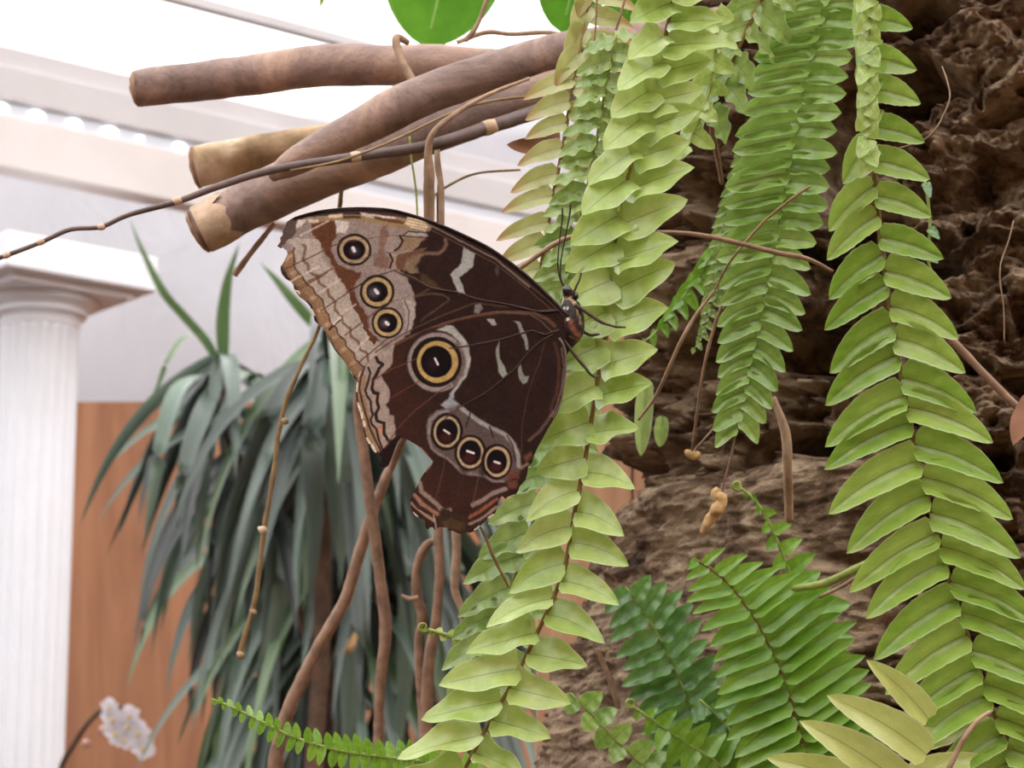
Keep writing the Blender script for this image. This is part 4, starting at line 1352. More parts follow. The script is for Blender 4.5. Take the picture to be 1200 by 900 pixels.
def np_dist(pts, line, closed=False, near=False):
    best = np.full(len(pts), 1e9)
    np_ = np.zeros_like(pts)
    n = len(line)
    for i in range(n if closed else n - 1):
        a = np.array(line[i], float)
        b = np.array(line[(i + 1) % n], float)
        ab = b - a
        t = np.clip(((pts - a) @ ab) / max(ab @ ab, 1e-9), 0, 1)
        q = a + t[:, None] * ab
        d = np.hypot(pts[:, 0] - q[:, 0], pts[:, 1] - q[:, 1])
        m = d < best
        best[m] = d[m]
        if near:
            np_[m] = q[m]
    return (best, np_) if near else best


nrs = np.random.RandomState(5)
NG = nrs.rand(256, 256)


def vnoise(p, sc):
    """smooth value noise on pixel coordinates"""
    x, y = p[:, 0] / sc + 100, p[:, 1] / sc + 100
    xi, yi = np.floor(x).astype(int), np.floor(y).astype(int)
    fx, fy = x - xi, y - yi
    fx, fy = fx * fx * (3 - 2 * fx), fy * fy * (3 - 2 * fy)
    g = lambda a, b: NG[a % 256, b % 256]
    return (g(xi, yi) * (1 - fx) + g(xi + 1, yi) * fx) * (1 - fy) + (g(xi, yi + 1) * (1 - fx) + g(xi + 1, yi + 1) * fx) * fy


class Paint:
    def __init__(s, pts, base):
        s.p = pts
        s.c = np.tile(np.array(base, float), (len(pts), 1))
        s.wob = np.stack([vnoise(pts, 5) - .5, vnoise(pts + 77, 5) - .5], 1)

    def blend(s, a, col):
        a = np.clip(a, 0, 1)[:, None]
        s.c = s.c * (1 - a) + np.array(col, float) * a

    def poly(s, pts, col, soft=1.6, wob=1.5, alpha=1.0):
        q = s.p + s.wob * wob
        d = np_dist(q, pts, True)
        sd = np.where(np_inside(q, pts), d, -d)
        s.blend((0.5 + sd / soft) * alpha if alpha == 1 else np.clip(.5 + sd / soft, 0, 1) * alpha, col)

    def line(s, pts, wd, col, alpha=1.0, soft=1.0, wob=0.8):
        q = s.p + s.wob * wob
        d = np_dist(q, pts)
        s.blend(np.clip((wd / 2 - d) / soft + 0.5, 0, 1) * alpha, col)

    def ell(s, cx, cy, rx, ry, col, soft=1.4, rot=0.0, alpha=1.0, wob=0.6):
        q = s.p + s.wob * wob - np.array([cx, cy])
        c, n = math.cos(rot), math.sin(rot)
        x = q[:, 0] * c + q[:, 1] * n
        y = -q[:, 0] * n + q[:, 1] * c
        r = np.hypot(x / rx, y / ry)
        s.blend(np.clip((1 - r) * min(rx, ry) / soft + .5, 0, 1) * alpha, col)

    def grain(s, amt=0.1):
        g = (vnoise(s.p, 1.6) - .5) * 2 * amt + (vnoise(s.p, 9) - .5) * amt
        s.c = np.clip(s.c * (1 + g[:, None]), 0, 255)


DARK = (50, 33, 29)
MIDB = (74, 47, 37)
WARM = (104, 66, 46)
LILAC = (164, 148, 140)
PALE = (192, 180, 166)
TAN = (160, 128, 96)
CREAM = (232, 212, 180)
GREYW = (176, 178, 172)
RING = (200, 172, 118)
BLK = (22, 15, 18)
LINE = (66, 46, 36)
VEIN = (112, 88, 76)


def eyespot(p, cx, cy, rb, rr, rd, dot=None, rot=0.0, halo=None, ringc=RING, off=(0, 0), dotw=2.2, red=False):
    if halo:
        p.ell(cx, cy, halo[0], halo[1], LILAC, 3, rot)
    p.ell(cx, cy, rd[0], rd[1], (38, 26, 22), 1.4, rot)
    p.ell(cx + off[0], cy + off[1], rr[0], rr[1], ringc, 1.4, rot)
    p.ell(cx, cy, rb[0], rb[1], BLK, 1.6, rot)
    if red:
        p.ell(cx - 1, cy + rb[1] * .45, rb[0] * .6, rb[1] * .4, (84, 40, 34), 5, rot, .8)
    if dot:
        p.line(dot, dotw, (250, 246, 246), 1, 1.2, 0.2)


def paint_fore(pts):
    p = Paint(pts, DARK)
    # pale distal zone
    p.poly([(513, 262), (503, 268), (497, 275), (500, 279), (494, 283), (488, 290), (480, 296), (478, 305), (472, 312), (470, 318), (478, 326), (482, 340), (486, 352), (487, 362), (484, 378), (480, 392), (450, 412), (420, 448), (400, 425), (320, 330), (320, 230), (500, 230)], LILAC, 2.5, 4)
    # tan costal streak zone
    p.poly([(368, 255), (420, 250), (470, 255), (500, 262), (503, 270), (470, 268), (440, 261), (400, 257), (375, 262)], (166, 140, 104), 2, 1)
    p.line([(340, 258), (360, 252), (400, 249), (440, 249), (470, 252), (490, 257), (520, 268), (560, 287), (600, 311), (640, 346)], 5, (60, 42, 40), .85, 1.5)
    p.poly([(385, 252), (401, 250), (402, 254), (386, 256)], CREAM, 1.5, 1)
    p.poly([(422, 249), (446, 252), (448, 258), (424, 253)], (228, 212, 196), 1.5, 1)
    p.poly([(402, 253), (422, 253), (424, 256), (402, 256)], (92, 66, 50), 1.2, .5)
    p.poly([(437, 253.5), (464, 257), (474, 260), (472, 263), (440, 257)], (110, 78, 58), 1.2, .5)
    p.poly([(446, 252.5), (462, 254.5), (464, 256.5), (448, 255.5)], (240, 226, 214), 1.2, .5)
    p.poly([(478, 254), (500, 259), (503, 264), (498, 270), (482, 267), (474, 262)], (236, 218, 182), 1.6, 1.2)
    for k in range(3):
        p.line([(478, 257 + k * 3.4), (500, 262 + k * 3)], .9, (150, 120, 86), .7)
    p.line([(500, 262), (520, 272), (545, 285), (580, 303), (620, 336)], 2.2, (150, 132, 120), .8, 1.2)
    p.line([(503, 268), (545, 290), (580, 309), (615, 336), (650, 366)], 1.4, (120, 100, 78), .6)
    # apex greyish worn tip
    p.poly([(337, 258), (352, 256), (358, 262), (350, 268), (344, 276), (338, 282), (328, 290), (322, 288), (330, 270)], (96, 80, 72), 2, 3)
    p.poly([(349, 258), (359, 258), (355, 264), (347, 270), (346, 264)], (226, 214, 204), 2, 2)
    p.poly([(346, 279), (352, 280), (351, 287), (346, 285)], (232, 222, 210), 2, 2)
    p.poly([(360, 257), (374, 257), (373, 261), (362, 261)], CREAM, 1.4, 1)
    # white block beside first eyespot
    p.poly([(392, 258), (409, 259), (408, 266), (404, 273), (394, 273)], (226, 218, 208), 2, 2)
    # warm brown patches
    p.poly([(366, 262), (380, 260), (392, 259), (393, 270), (396, 276), (390, 284), (388, 294), (392, 304), (396, 311), (412, 316), (424, 320), (418, 330), (413, 340), (409, 342), (402, 333), (396, 323), (391, 313), (385, 303), (379, 292), (372, 280), (366, 276)], WARM, 2.2, 3)
    p.poly([(408, 342), (416, 340), (419, 352), (425, 362), (432, 374), (433, 388), (444, 400), (440, 404), (432, 400), (428, 390), (424, 378), (417, 366), (411, 356)], WARM, 2.2, 3)
    p.poly([(447, 268), (452, 264), (456, 275), (451, 290), (449, 305), (444, 300), (445, 285)], (132, 98, 82), 4, 4, .8)
    p.poly([(440, 300), (456, 300), (458, 312), (446, 316), (438, 312)], (120, 88, 72), 5, 4, .7)
    # marginal bands: inward distance from the outer margin
    margin = [(330, 296), (329, 315), (344, 336), (364, 359), (372, 380), (392, 410), (418, 447)]
    q = pts + p.wob * 1.5
    d = np_dist(q, margin)
    along = (q[:, 0] - 330) * .515 + (q[:, 1] - 300) * .857
    dark_v = [((329, 318), (395, 286)), ((343, 340), (391, 314)), ((352, 338), (383, 320)), ((376, 364), (425, 332)), ((404, 393), (438, 367)), ((420, 425), (455, 396))]
    inzone = (d < 44) & (pts[:, 1] > 286)
    cells = np.abs(((along - 6) / 18.0) % 1 - .5) * 2     # 0 mid cell .. 1 at a vein
    b1 = 13 + 2.5 * (1 - cells)
    b2 = 25 + 4 * cells
    pale = np.clip((d - b1) / 1.2 + .5, 0, 1) * np.clip((47 - d) / 2 + .5, 0, 1) * (pts[:, 1] > 280)
    warm_free = np.ones(len(pts))
    keep = p.c.copy()
    p.blend(pale * (np.abs(keep - np.array(WARM)).sum(1) > 60), PALE)
    p.blend(np.clip((2.2 - np.abs(d - b2)) / 1.2, 0, 1) * inzone * .85, (122, 94, 78))
    tan = np.clip((b1 - d) / 1.4 + .5, 0, 1) * (pts[:, 1] > 294)
    p.blend(tan, TAN)
    p.blend(np.clip((1.5 - np.abs(d - b1 - .5)) / 1.2, 0, 1) * (pts[:, 1] > 290), (92, 66, 48))
    p.blend(np.clip((7 - d) / 5, 0, 1) * (pts[:, 1] > 294) * .6, (116, 88, 72))
    p.blend(tan * np.clip((cells - .62) * 4, 0, 1) * np.clip((d - 4) / 3, 0, 1) * .55, (214, 192, 160))
    p.blend(np.clip((2.6 - d) / 1.5, 0, 1) * (pts[:, 1] > 300) * (vnoise(pts, 7) > .42), (60, 40, 36))
    p.blend(np.clip((2.0 - d) / 1.2, 0, 1) * (pts[:, 1] > 340) * (vnoise(pts + 40, 9) > .68), (236, 220, 190))
    for a, b in dark_v:
        p.line([a, b], 1.5, (104, 72, 54), .9)
    for a, b in (((340, 330), (374, 312)), ((374, 344), (399, 327)), ((399, 368), (417, 357)), ((416, 411), (432, 395)), ((352, 276), (385, 259))):
        p.line([a, b], 2.2, (226, 214, 198), .8, 1.6)
    p.line([(386, 386), (398, 375)], 3, (60, 44, 36), .9)
    p.line([(391, 380), (399, 372)], 2.4, (240, 228, 210), .9)
    # dark flourishes between zones
    p.poly([(463, 277), (484, 278), (496, 276), (493, 284), (486, 290), (476, 293), (466, 294), (471, 285)], (160, 134, 106), 1.6, 2)
    p.line([(468, 276), (472, 282), (468, 290), (463, 293)], 2.4, (48, 34, 28), .95)
    p.poly([(474, 275), (480, 271), (500, 273), (502, 277), (490, 277)], (188, 180, 170), 1.6, 1.5)
    p.line([(472, 276), (480, 271), (500, 273)], 1.4, LINE, .9)
    p.line([(468, 276), (500, 279)], 1.2, LINE, .9)
    p.poly([(457, 298), (467, 298), (464, 306), (462, 314), (457, 316), (459, 306)], (178, 152, 128), 1.6, 2)
    p.line([(457, 297), (460, 305), (457, 314)], 2.2, (44, 30, 26), .95)
    p.poly([(467, 298), (490, 292), (500, 290), (496, 296), (482, 302), (478, 308), (474, 316), (465, 316), (464, 306)], (118, 84, 66), 2, 2)
    p.line([(474, 316), (478, 306), (486, 300), (500, 297), (514, 297), (520, 292), (523, 286), (522, 281)], 4, (140, 118, 96), .8, 2.5)
    p.poly([(476, 308), (488, 300), (498, 298), (492, 306), (488, 312), (490, 320), (482, 320), (476, 316)], (156, 136, 106), 3, 3, .85)
    p.poly([(492, 320), (500, 322), (512, 332), (516, 338), (508, 340), (494, 330)], (92, 72, 50), 4, 3, .8)
    p.line([(478, 322), (492, 330), (504, 338), (494, 344), (484, 348), (506, 344), (520, 346), (526, 350)], 2.2, (126, 106, 86), .6, 2)
    p.line([(526, 352), (512, 362), (500, 370), (494, 376)], 2.2, (106, 84, 66), .7, 2)
    # grey bar
    p.poly([(543, 290), (557, 297), (555.5, 310), (547, 319), (539, 325), (544, 338), (546, 346), (536, 344), (533, 336), (530, 326), (527, 322), (533, 315), (541, 308), (542, 298)], GREYW, 1.6, 2)
    p.poly([(556, 358), (563, 355), (566, 362), (560, 368), (555, 366)], (138, 136, 128), 2, 1.5, .9)
    p.poly([(580, 315), (583, 312), (586, 320), (582, 324)], (92, 84, 76), 2.5, 1, .8)
    # eyespots
    eyespot(p, 415, 292.7, (13, 11.8), (17.5, 16), (20.3, 18.8), [(413.5, 291), (415, 294)], ringc=(190, 164, 130), dotw=4.5)
    p.ell(415.5, 294, 6, 5, (120, 108, 120), 6, 0, .55)
    p.line([(414, 291), (415.5, 294)], 3.2, (250, 244, 246), .95)
    p.poly([(466, 322), (472, 326), (480, 334), (482, 340), (476, 348), (468, 352), (462, 346), (464, 334)], (168, 154, 148), 2, 2)
    eyespot(p, 442, 342, (12.6, 12), (17.4, 17), (20.2, 20), None, ringc=(196, 170, 122))
    p.ell(438.5, 342.5, 6.5, 6, (150, 138, 144), 6, 0, .6)
    p.line([(440, 340), (442.5, 343)], 4.2, (252, 248, 248))
    p.poly([(472, 352), (480, 352), (487, 356), (486, 372), (480, 388), (474, 392), (476, 376)], (182, 172, 164), 2, 2)
    p.line([(474, 352), (479, 364), (479, 378), (476, 390)], 1.8, (96, 78, 70), .7)
    eyespot(p, 454, 378.3, (11.8, 11.4), (16.2, 15.8), (18.6, 18.2), None, ringc=(198, 172, 124))
    p.ell(450.5, 379, 5.5, 5, (140, 126, 132), 6, 0, .6)
    p.line([(452.5, 378), (455, 380)], 4, (252, 248, 248))
    # veins
    fv1 = [(649, 363), (630, 365), (595, 357), (580, 354.4), (557, 350), (537, 343), (505, 337.5), (487, 327), (468, 320), (463, 316.7)]
    p.line(fv1, 2.6, VEIN, .9, 1.2)
    p.line([(595, 360), (557, 355), (522, 368), (487, 384), (463, 397), (440, 413)], 1.8, (98, 74, 62), .8)
    p.line([(463, 316.7), (440, 323.6), (425, 332), (406, 342)], 1.2, LINE, .85)
    p.line([(395, 286), (440, 278), (470, 276)], 1.1, (120, 92, 76), .7)
    p.line([(391, 314), (440, 298), (468, 294)], 1.1, (120, 92, 76), .7)
    p.line([(438, 367), (450, 356), (478, 348)], 1.1, (120, 92, 76), .7)
    p.line([(668, 374), (650, 355), (625, 331), (600, 311), (575, 294), (545, 279), (515, 265), (490, 255), (460, 248), (430, 246), (400, 246.5), (370, 250), (345, 257)], 3.0, (30, 22, 22), .9, 1.5, 0)
    p.line([(664, 372), (640, 350), (618, 332), (595, 313.5), (570, 298)], 1.2, (132, 112, 92), .7)
    p.grain(.10)
    return p.c


def paint_hind(pts):
    p = Paint(pts, (48, 32, 28))
    n1 = vnoise(pts, 34)
    p.blend(np.clip((n1 - .3) * 1.2, 0, 1) * .35, (66, 42, 34))
    # warmer brown outer part
    p.poly([(440, 420), (482, 396), (500, 386), (486, 410), (478, 440), (500, 470), (500, 500), (510, 545), (540, 560), (590, 570), (580, 600), (500, 610), (440, 540)], (72, 45, 35), 26, 0, .75)
    p.line([(420, 440), (440, 418), (463, 403), (487, 391.5), (510, 382.5), (533, 375), (557, 369.5), (580, 366), (600, 365.5), (625, 367), (640, 373), (650, 382)], 4.2, (112, 80, 64), .9, 2)
    # margin
    p.poly([(418, 446), (424, 430), (440, 417), (462, 402), (459.5, 425), (457, 431), (447, 440), (450, 445), (455, 454), (457, 461), (456, 469.5), (452, 473.6), (456, 480), (457, 486), (462, 487), (462, 495), (464, 502), (463, 511.5), (458, 516), (450, 530), (440, 532), (425, 505), (414, 470)], (176, 160, 148), 2, 1.5)
    p.poly([(413, 440), (424, 432), (429, 446), (426, 460), (431, 476), (434, 492), (440, 508), (448, 526), (440, 533), (424, 505), (414, 470)], (166, 136, 106), 2, 1)
    p.poly([(448, 498), (449, 506), (446, 510), (440, 502)], (204, 146, 110), 2.5, 1, .9)
    p.poly([(438, 462), (442, 464), (441, 472), (436, 468)], (206, 170, 130), 2.5, 1, .8)
    p.line([(427, 430), (423, 442), (421, 455), (424, 470), (428, 484), (431, 494), (434, 504), (440, 516), (447, 530)], 2.2, (70, 50, 40), .95)
    p.line([(431.5, 431), (434, 437), (432, 445), (428, 458), (430, 463.7), (434, 469.5), (435, 479), (437, 486), (434, 491.7), (436, 497.5), (441, 503), (443, 512), (446, 521), (449, 528)], 2.6, (58, 40, 32), .95)
    p.line([(441, 419), (443, 424), (449, 427), (444, 432), (442, 438), (437, 446), (436, 455), (438, 460), (443, 461), (442, 470), (444, 478), (440, 485), (442, 493), (450, 496), (450, 507), (454, 515), (457, 518)], 3.6, (46, 32, 26), .95)
    edge = np_dist(pts, hind_outline, True)
    p.blend(np.clip((2.4 - edge) / 1.4, 0, 1) * (pts[:, 0] < 446) * (pts[:, 1] > 446), (62, 44, 36))
    for a, b in (((418.5, 449), (417.5, 458)), ((419, 473), (422, 481)), ((423.5, 484), (424, 490)), ((426, 494), (427, 499)), ((430, 514), (433, 519)), ((436, 522), (440, 531)), ((419.5, 440), (421, 435))):
        p.line([a, b], 3.4, (244, 234, 214), .95, 1.2, .4)
    p.poly([(446, 530), (463, 512), (470, 511), (462, 528), (456, 548), (444, 550)], (38, 26, 24), 2, 2)
    # big eyespot
    p.ell(513, 424, 40, 40, (58, 38, 32), 4)
    p.poly([(511, 386), (524, 381), (532, 382), (538, 390), (545, 398), (550, 408), (552, 424), (549, 436), (544, 445), (536, 456), (530, 464), (526, 462), (534, 452), (541, 440), (545, 428), (545, 416), (541, 404), (533, 395), (524, 389)], (184, 184, 176), 2, 2)
    p.ell(512, 424.5, 34.5, 35, (168, 156, 152), 2.5, 0, .95)
    p.poly([(536, 400), (546, 420), (543, 440), (532, 452), (528, 446), (538, 434), (540, 418), (532, 402)], (84, 66, 60), 3, 2, .55)
    eyespot(p, 511.5, 424, (18.3, 18.6), (24.3, 24.6), (29.5, 29.5), [(509.5, 420), (513, 427)], ringc=(202, 172, 108), off=(1.2, 0), dotw=2.4)
    p.ell(506, 427, 6, 7, (62, 34, 44), 8, 0, .6)
    p.line([(510, 420.5), (513, 427)], 2.4, (250, 246, 246), 1, 1, 0)
    # bluish bridge patch
    p.poly([(527, 462), (532, 460), (532, 468), (538, 474), (532, 480), (524, 482), (517, 474), (524, 468)], (166, 172, 176), 3, 2)
    # halo of the three spots
    p.poly([(500, 498), (503, 487), (512, 481), (522, 480), (532, 475), (545, 478), (552, 486), (565, 492), (577, 501), (580, 504), (590, 505), (600, 514), (608, 526), (611, 540), (612, 550), (606, 556), (598, 562), (588, 565), (576, 564), (566, 556), (552, 556), (540, 554), (530, 540), (518, 535), (508, 528), (502, 515)], (112, 98, 94), 4, 2.5, .85)
    p.line([(540, 478), (551, 486), (562, 494), (576, 502)], 5, (176, 178, 176), .9, 2)
    p.line([(579, 503), (592, 509), (602, 520), (607, 534), (608, 546)], 5, (170, 166, 162), .9, 2)
    p.line([(574, 500), (578, 512)], 2, (60, 44, 40), .9)
    p.line([(551, 484), (546, 500)], 2, (60, 44, 40), .8)
    p.line([(502, 512), (506, 525), (514, 532), (524, 537), (533, 545), (542, 554), (556, 556), (568, 558), (578, 564), (590, 564)], 3.4, (156, 142, 136), .8, 2.2)
    p.line([(502, 508), (504, 492), (513, 484), (524, 482)], 4.5, (160, 150, 148), .85, 2.5)
    p.ell(546, 540, 5, 18, (56, 40, 38), 5, 0.2, .8)
    p.ell(567, 545, 4, 16, (56, 40, 38), 5, 0.2, .8)
    p.line([(594, 510), (601, 522), (604, 540)], 2, (60, 46, 42), .7)
    eyespot(p, 523.7, 506, (12.6, 15), (15.5, 18.6), (18.8, 22), None, rot=.12, ringc=(196, 174, 136), red=True)
    p.line([(520.5, 504), (526.5, 508)], 2.6, (250, 246, 246), 1, 1, 0)
    eyespot(p, 551.2, 530.5, (12.6, 14.6), (15.6, 18.4), (18.6, 21), None, rot=.05, ringc=(198, 174, 134), red=True)
    p.line([(547.5, 528.5), (555, 531)], 2.8, (250, 246, 246), 1, 1, 0)
    eyespot(p, 582, 541, (12, 14.2), (15.0, 18), (18.2, 21), None, rot=.05, ringc=(204, 178, 140), off=(.8, 0), red=True)
    p.line([(579.5, 541), (585.5, 543)], 2.8, (250, 246, 246), 1, 1, 0)
    # red patches at the anal angle
    p.poly([(596, 556), (608, 552), (608, 560), (598, 562)], (126, 70, 56), 3, 3, .85)
    p.poly([(593, 564), (606, 562), (606, 572), (596, 574)], (122, 74, 58), 3, 3, .85)
    p.poly([(613, 534), (622, 528), (624, 536), (616, 543)], (126, 82, 66), 3.5, 3, .8)
    p.line([(611, 548), (618, 544)], 4, (160, 140, 130), .8, 2)
    # lower lobe bands
    p.line([(492, 566), (494, 576), (504, 584), (513, 592), (520, 600), (527, 598)], 5.5, (164, 144, 132), .9, 2.2)
    p.line([(554, 592), (566, 586), (578, 578), (592, 573)], 5.5, (158, 142, 134), .9, 2.2)
    p.line([(486, 580), (494, 590), (506, 598), (516, 604)], 5, (176, 130, 106), .9, 2)
    p.line([(488, 577), (498, 587), (508, 593)], 3, (66, 46, 38), .95)
    p.line([(483, 590), (492, 598), (500, 604), (508, 610)], 4, (182, 150, 126), .9, 2)
    p.line([(482, 585), (490, 595), (500, 601)], 2.2, (62, 42, 36), .95)
    p.line([(482, 595), (490, 605), (498, 608)], 2, (62, 42, 36), .9)
    p.line([(550, 606), (562, 600), (572, 592), (582, 585)], 4.5, (156, 92, 70), .95, 2)
    p.line([(550, 600), (562, 594), (574, 586), (586, 579)], 3, (62, 44, 38), .95)
    p.line([(550, 614), (562, 609), (572, 602), (582, 594)], 3.6, (164, 140, 118), .95, 1.6)
    p.line([(550, 610), (562, 604), (574, 596)], 2.2, (60, 42, 36), .95)
    p.line([(548, 621), (560, 615), (572, 606)], 2.4, (64, 48, 40), .95)
    p.poly([(512, 608), (517, 596), (526, 598), (530, 602), (548, 604), (548, 626), (514, 622)], (62, 46, 34), 3, 2.5)
    p.poly([(518, 610), (530, 607), (546, 614), (540, 622), (522, 618)], (98, 74, 50), 4, 3, .7)
    p.line([(508, 604), (511, 618)], 2.4, (176, 160, 146), .8)
    p.line([(573, 607), (578, 603.5)], 3, (240, 232, 208), .95)
    p.line([(557, 621), (562, 617)], 2.4, (240, 232, 208), .9)
    p.line([(484, 601), (489, 606)], 2.6, (236, 220, 200), .9)
    p.line([(511, 620), (524, 619)], 1.6, (200, 160, 110), .9)
    # bright torn rim
    p.line([(493, 525), (499, 532), (506, 540), (505, 545), (499, 552)], 2.6, (170, 124, 84), .8, 2)
    # basal grey marks
    p.poly([(570.5, 373.5), (580, 373.5), (582, 381), (575, 380.5)], GREYW, 1.6, 2)
    p.poly([(581, 408), (585, 399), (585, 412), (586, 420), (595, 437), (590, 443.5), (584.5, 437), (582, 420)], (156, 160, 150), 1.6, 1.5)
    p.poly([(601, 376), (609, 377), (614, 387.5), (618, 394.5), (619.5, 410), (617, 411), (613.5, 398), (609, 390), (606.5, 380.5)], (150, 152, 144), 1.6, 1.5)
    p.poly([(609, 428), (611, 426), (611.5, 435), (615, 441), (620, 440.5), (618, 448), (612.5, 450.5), (608, 443.5), (606.5, 434)], (150, 154, 146), 1.6, 1.5)
    # veins
    for ln, wd, col, al in (
        ([(655, 386), (640, 392), (623, 387.5), (606.7, 392), (583, 398.6), (560, 403), (550, 405), (527, 408.5)], 1.8, VEIN, .85),
        ([(645, 392), (630, 403), (616, 417), (604, 432), (577.5, 454), (560, 466), (544, 474), (531, 483), (522, 490)], 1.8, (94, 68, 56), .8),
        ([(488, 420), (480.5, 424), (462, 431), (444, 441.5), (435, 448)], 1.4, (118, 74, 58), .85),
        ([(492, 446), (484, 451), (457, 467)], 1.3, (118, 70, 58), .85),
        ([(528, 452), (517, 457), (487.5, 480), (465, 503), (451, 525)], 1.4, (112, 74, 60), .85),
        ([(522, 535), (518, 557), (510, 586)], 1.5, (106, 76, 62), .7),
        ([(562, 556), (560, 562), (554, 590)], 1.5, (112, 80, 66), .7),
        ([(645, 396), (639, 399), (632, 425), (626, 440), (618, 464.5), (616, 476), (612, 499), (611, 530)], 1.4, (96, 68, 58), .65),
        ([(571, 364), (620, 368), (635, 377), (648, 390)], 1.8, (116, 92, 80), .8),
    ):
        p.line(ln, wd, col, al, 1.2)
    # inner margin
    p.line([(650, 402), (655, 420), (655, 440), (652, 462), (645, 480)], 3.5, (118, 78, 62), .55, 3)
    p.line([(658, 408), (661, 430), (658, 455), (653, 474), (646, 488)], 2.0, (134, 116, 100), .8, 1.4)
    p.line([(648, 482), (640, 496), (630, 508), (620, 516)], 3.6, (128, 104, 96), .7, 2.4)
    p.grain(.10)
    return p.c


def wing_mesh(name, outline, painter, d, step=0.75, camber=0.0):
    poly = outline
    xs = np.arange(min(p_[0] for p_ in poly) - 2, max(p_[0] for p_ in poly) + 3, step)
    ys = np.arange(min(p_[1] for p_ in poly) - 2, max(p_[1] for p_ in poly) + 3, step)
    gx, gy = np.meshgrid(xs, ys)
    pts = np.stack([gx.ravel(), gy.ravel()], 1)
    ins = np_inside(pts, poly)
    nxg, nyg = len(xs), len(ys)
    I = ins.reshape(nyg, nxg)
    cell = I[:-1, :-1] | I[1:, :-1] | I[:-1, 1:] | I[1:, 1:]
    cj, ci = np.nonzero(cell)
    a = cj * nxg + ci
    quads = np.stack([a, a + nxg, a + nxg + 1, a + 1], 1)
    used = np.unique(quads)
    remap = -np.ones(len(pts), int)
    remap[used] = np.arange(len(used))
    quads = remap[quads]
    p2 = pts[used].copy()
    out = ~ins[used]
    _, nr = np_dist(p2[out], poly, True, True)
    p2[out] = nr
    col = painter(p2)
    dd = np.full(len(p2), d)
    # gentle relief
    rx = (p2[:, 0] - 660) / 340.0
    dd += camber * rx * rx + 0.00025 * (vnoise(p2, 40) - .5)
    base = P(663, 385, d)
    xyz = np.array(CAM)[None, :] + dd[:, None] * (np.array(FWD)[None, :] + np.array(RIGHT)[None, :] * ((p2[:, :1] - 600) / F) + np.array(UP)[None, :] * ((450 - p2[:, 1:2]) / F))
    xyz = xyz - np.array(base)[None, :]
    me = bpy.data.meshes.new(name)
    me.vertices.add(len(xyz))
    me.vertices.foreach_set('co', xyz.ravel())
    me.loops.add(len(quads) * 4)
    me.loops.foreach_set('vertex_index', quads.ravel().astype(np.int32))
    me.polygons.add(len(quads))
    me.polygons.foreach_set('loop_start', np.arange(0, len(quads) * 4, 4, dtype=np.int32))
    me.polygons.foreach_set('loop_total', np.full(len(quads), 4, dtype=np.int32))
    me.polygons.foreach_set('use_smooth', np.ones(len(quads), bool))
    me.update(calc_edges=True)
    me.validate()
    c = col / 255.0
    c = np.where(c <= 0.04045, c / 12.92, ((c + 0.055) / 1.055) ** 2.4)
    at = me.color_attributes.new('scales', 'FLOAT_COLOR', 'POINT')
    at.data.foreach_set('color', np.concatenate([c, np.ones((len(c), 1))], 1).ravel().astype(np.float32))
    me.materials.append(M['wing'])
    return me, base


t = NT('patterned_wing_scales')
at = t.n('Attribute', attribute_name='scales')
fz = t.noise(2600, 3, 0.6, t.obj())
col = t.mix(0.25, at.outputs['Color'], t.mix(1.0, at.outputs['Color'], t.ramp(fz, [(0.2, (.55, .55, .55, 1)), (.8, (1.4, 1.4, 1.4, 1))]), 'MULTIPLY'))
M['wing'] = t.principled(col, 0.65, 0.12, fz, 0.15, 0.0002, trans=0.06)
t = NT('dark_body_scales')
at = t.n('Attribute', attribute_name='scales')
fz = t.noise(2200, 4, 0.6, t.obj())
M['bodymat'] = t.principled(at.outputs['Color'], 0.5, 0.4, fz, 0.5, 0.0004)
M['chitin'] = plain('dark_insect_chitin', (40, 32, 30), 0.35, 0.2, 900, spec=0.6)
M['leg'] = plain('olive_brown_insect_leg', (92, 80, 60), 0.45, 0.3, 600, c2=(44, 38, 32))
M['eye'] = plain('glossy_dark_eye', (34, 36, 40), 0.16, 0.1, 600, spec=0.8)
M['veinmat'] = plain('dark_wing_vein', (50, 38, 34), 0.5, 0.15, 500)

bf = empty('butterfly', P(663, 385, DB + .003))
tag(bf, 'brown eyespotted butterfly with closed ragged wings clinging to the light green frond', 'butterfly')
me_h, base_h = wing_mesh('hindwing', hind_outline, paint_hind, DB - 0.0008, 0.75, 0.002)
me_f, base_f = wing_mesh('forewing', fore_outline, paint_fore, DB, 0.75, 0.002)


def put(name, me, loc, parent, label=None):
    o = bpy.data.objects.new(name, me)
    COL.objects.link(o)
    o.parent = parent
    o.matrix_parent_inverse = Matrix.Identity(4)
    o.matrix_basis = parent.matrix_world.inverted() @ Matrix.Translation(loc)
    if label:
        o['label'] = label
    return o


hw = put('hindwing', me_h, base_h, bf, 'hindwing with one large and three small eyespots and a torn notch')
fw = put('forewing', me_f, base_f, bf, 'forewing with three eyespots and a grey bar')
put('forewing', me_f, base_f + FWD * 0.0042, bf, 'far forewing folded behind the near one')
put('hindwing', me_h, base_h + FWD * 0.0058, bf, 'far hindwing folded behind the near one')
bpy.context.view_layer.update()


def wing_tube(name, pts, r0, r1, parent, mat, d):
    n = 40
    s = catmull([(a[0], a[1], 0) for a in pts], n)
    W, R = [], []
    for i, a in enumerate(s):
        rx = (a[0] - 660) / 340.0
        W.append(P(a[0], a[1], d + 0.002 * rx * rx))
        R.append((r0 + (r1 - r0) * i / (n - 1)) * DB / F)
    V, Fc = tube_data(W, R, 6)
    return mesh_obj(name, V, Fc, mat, parent)


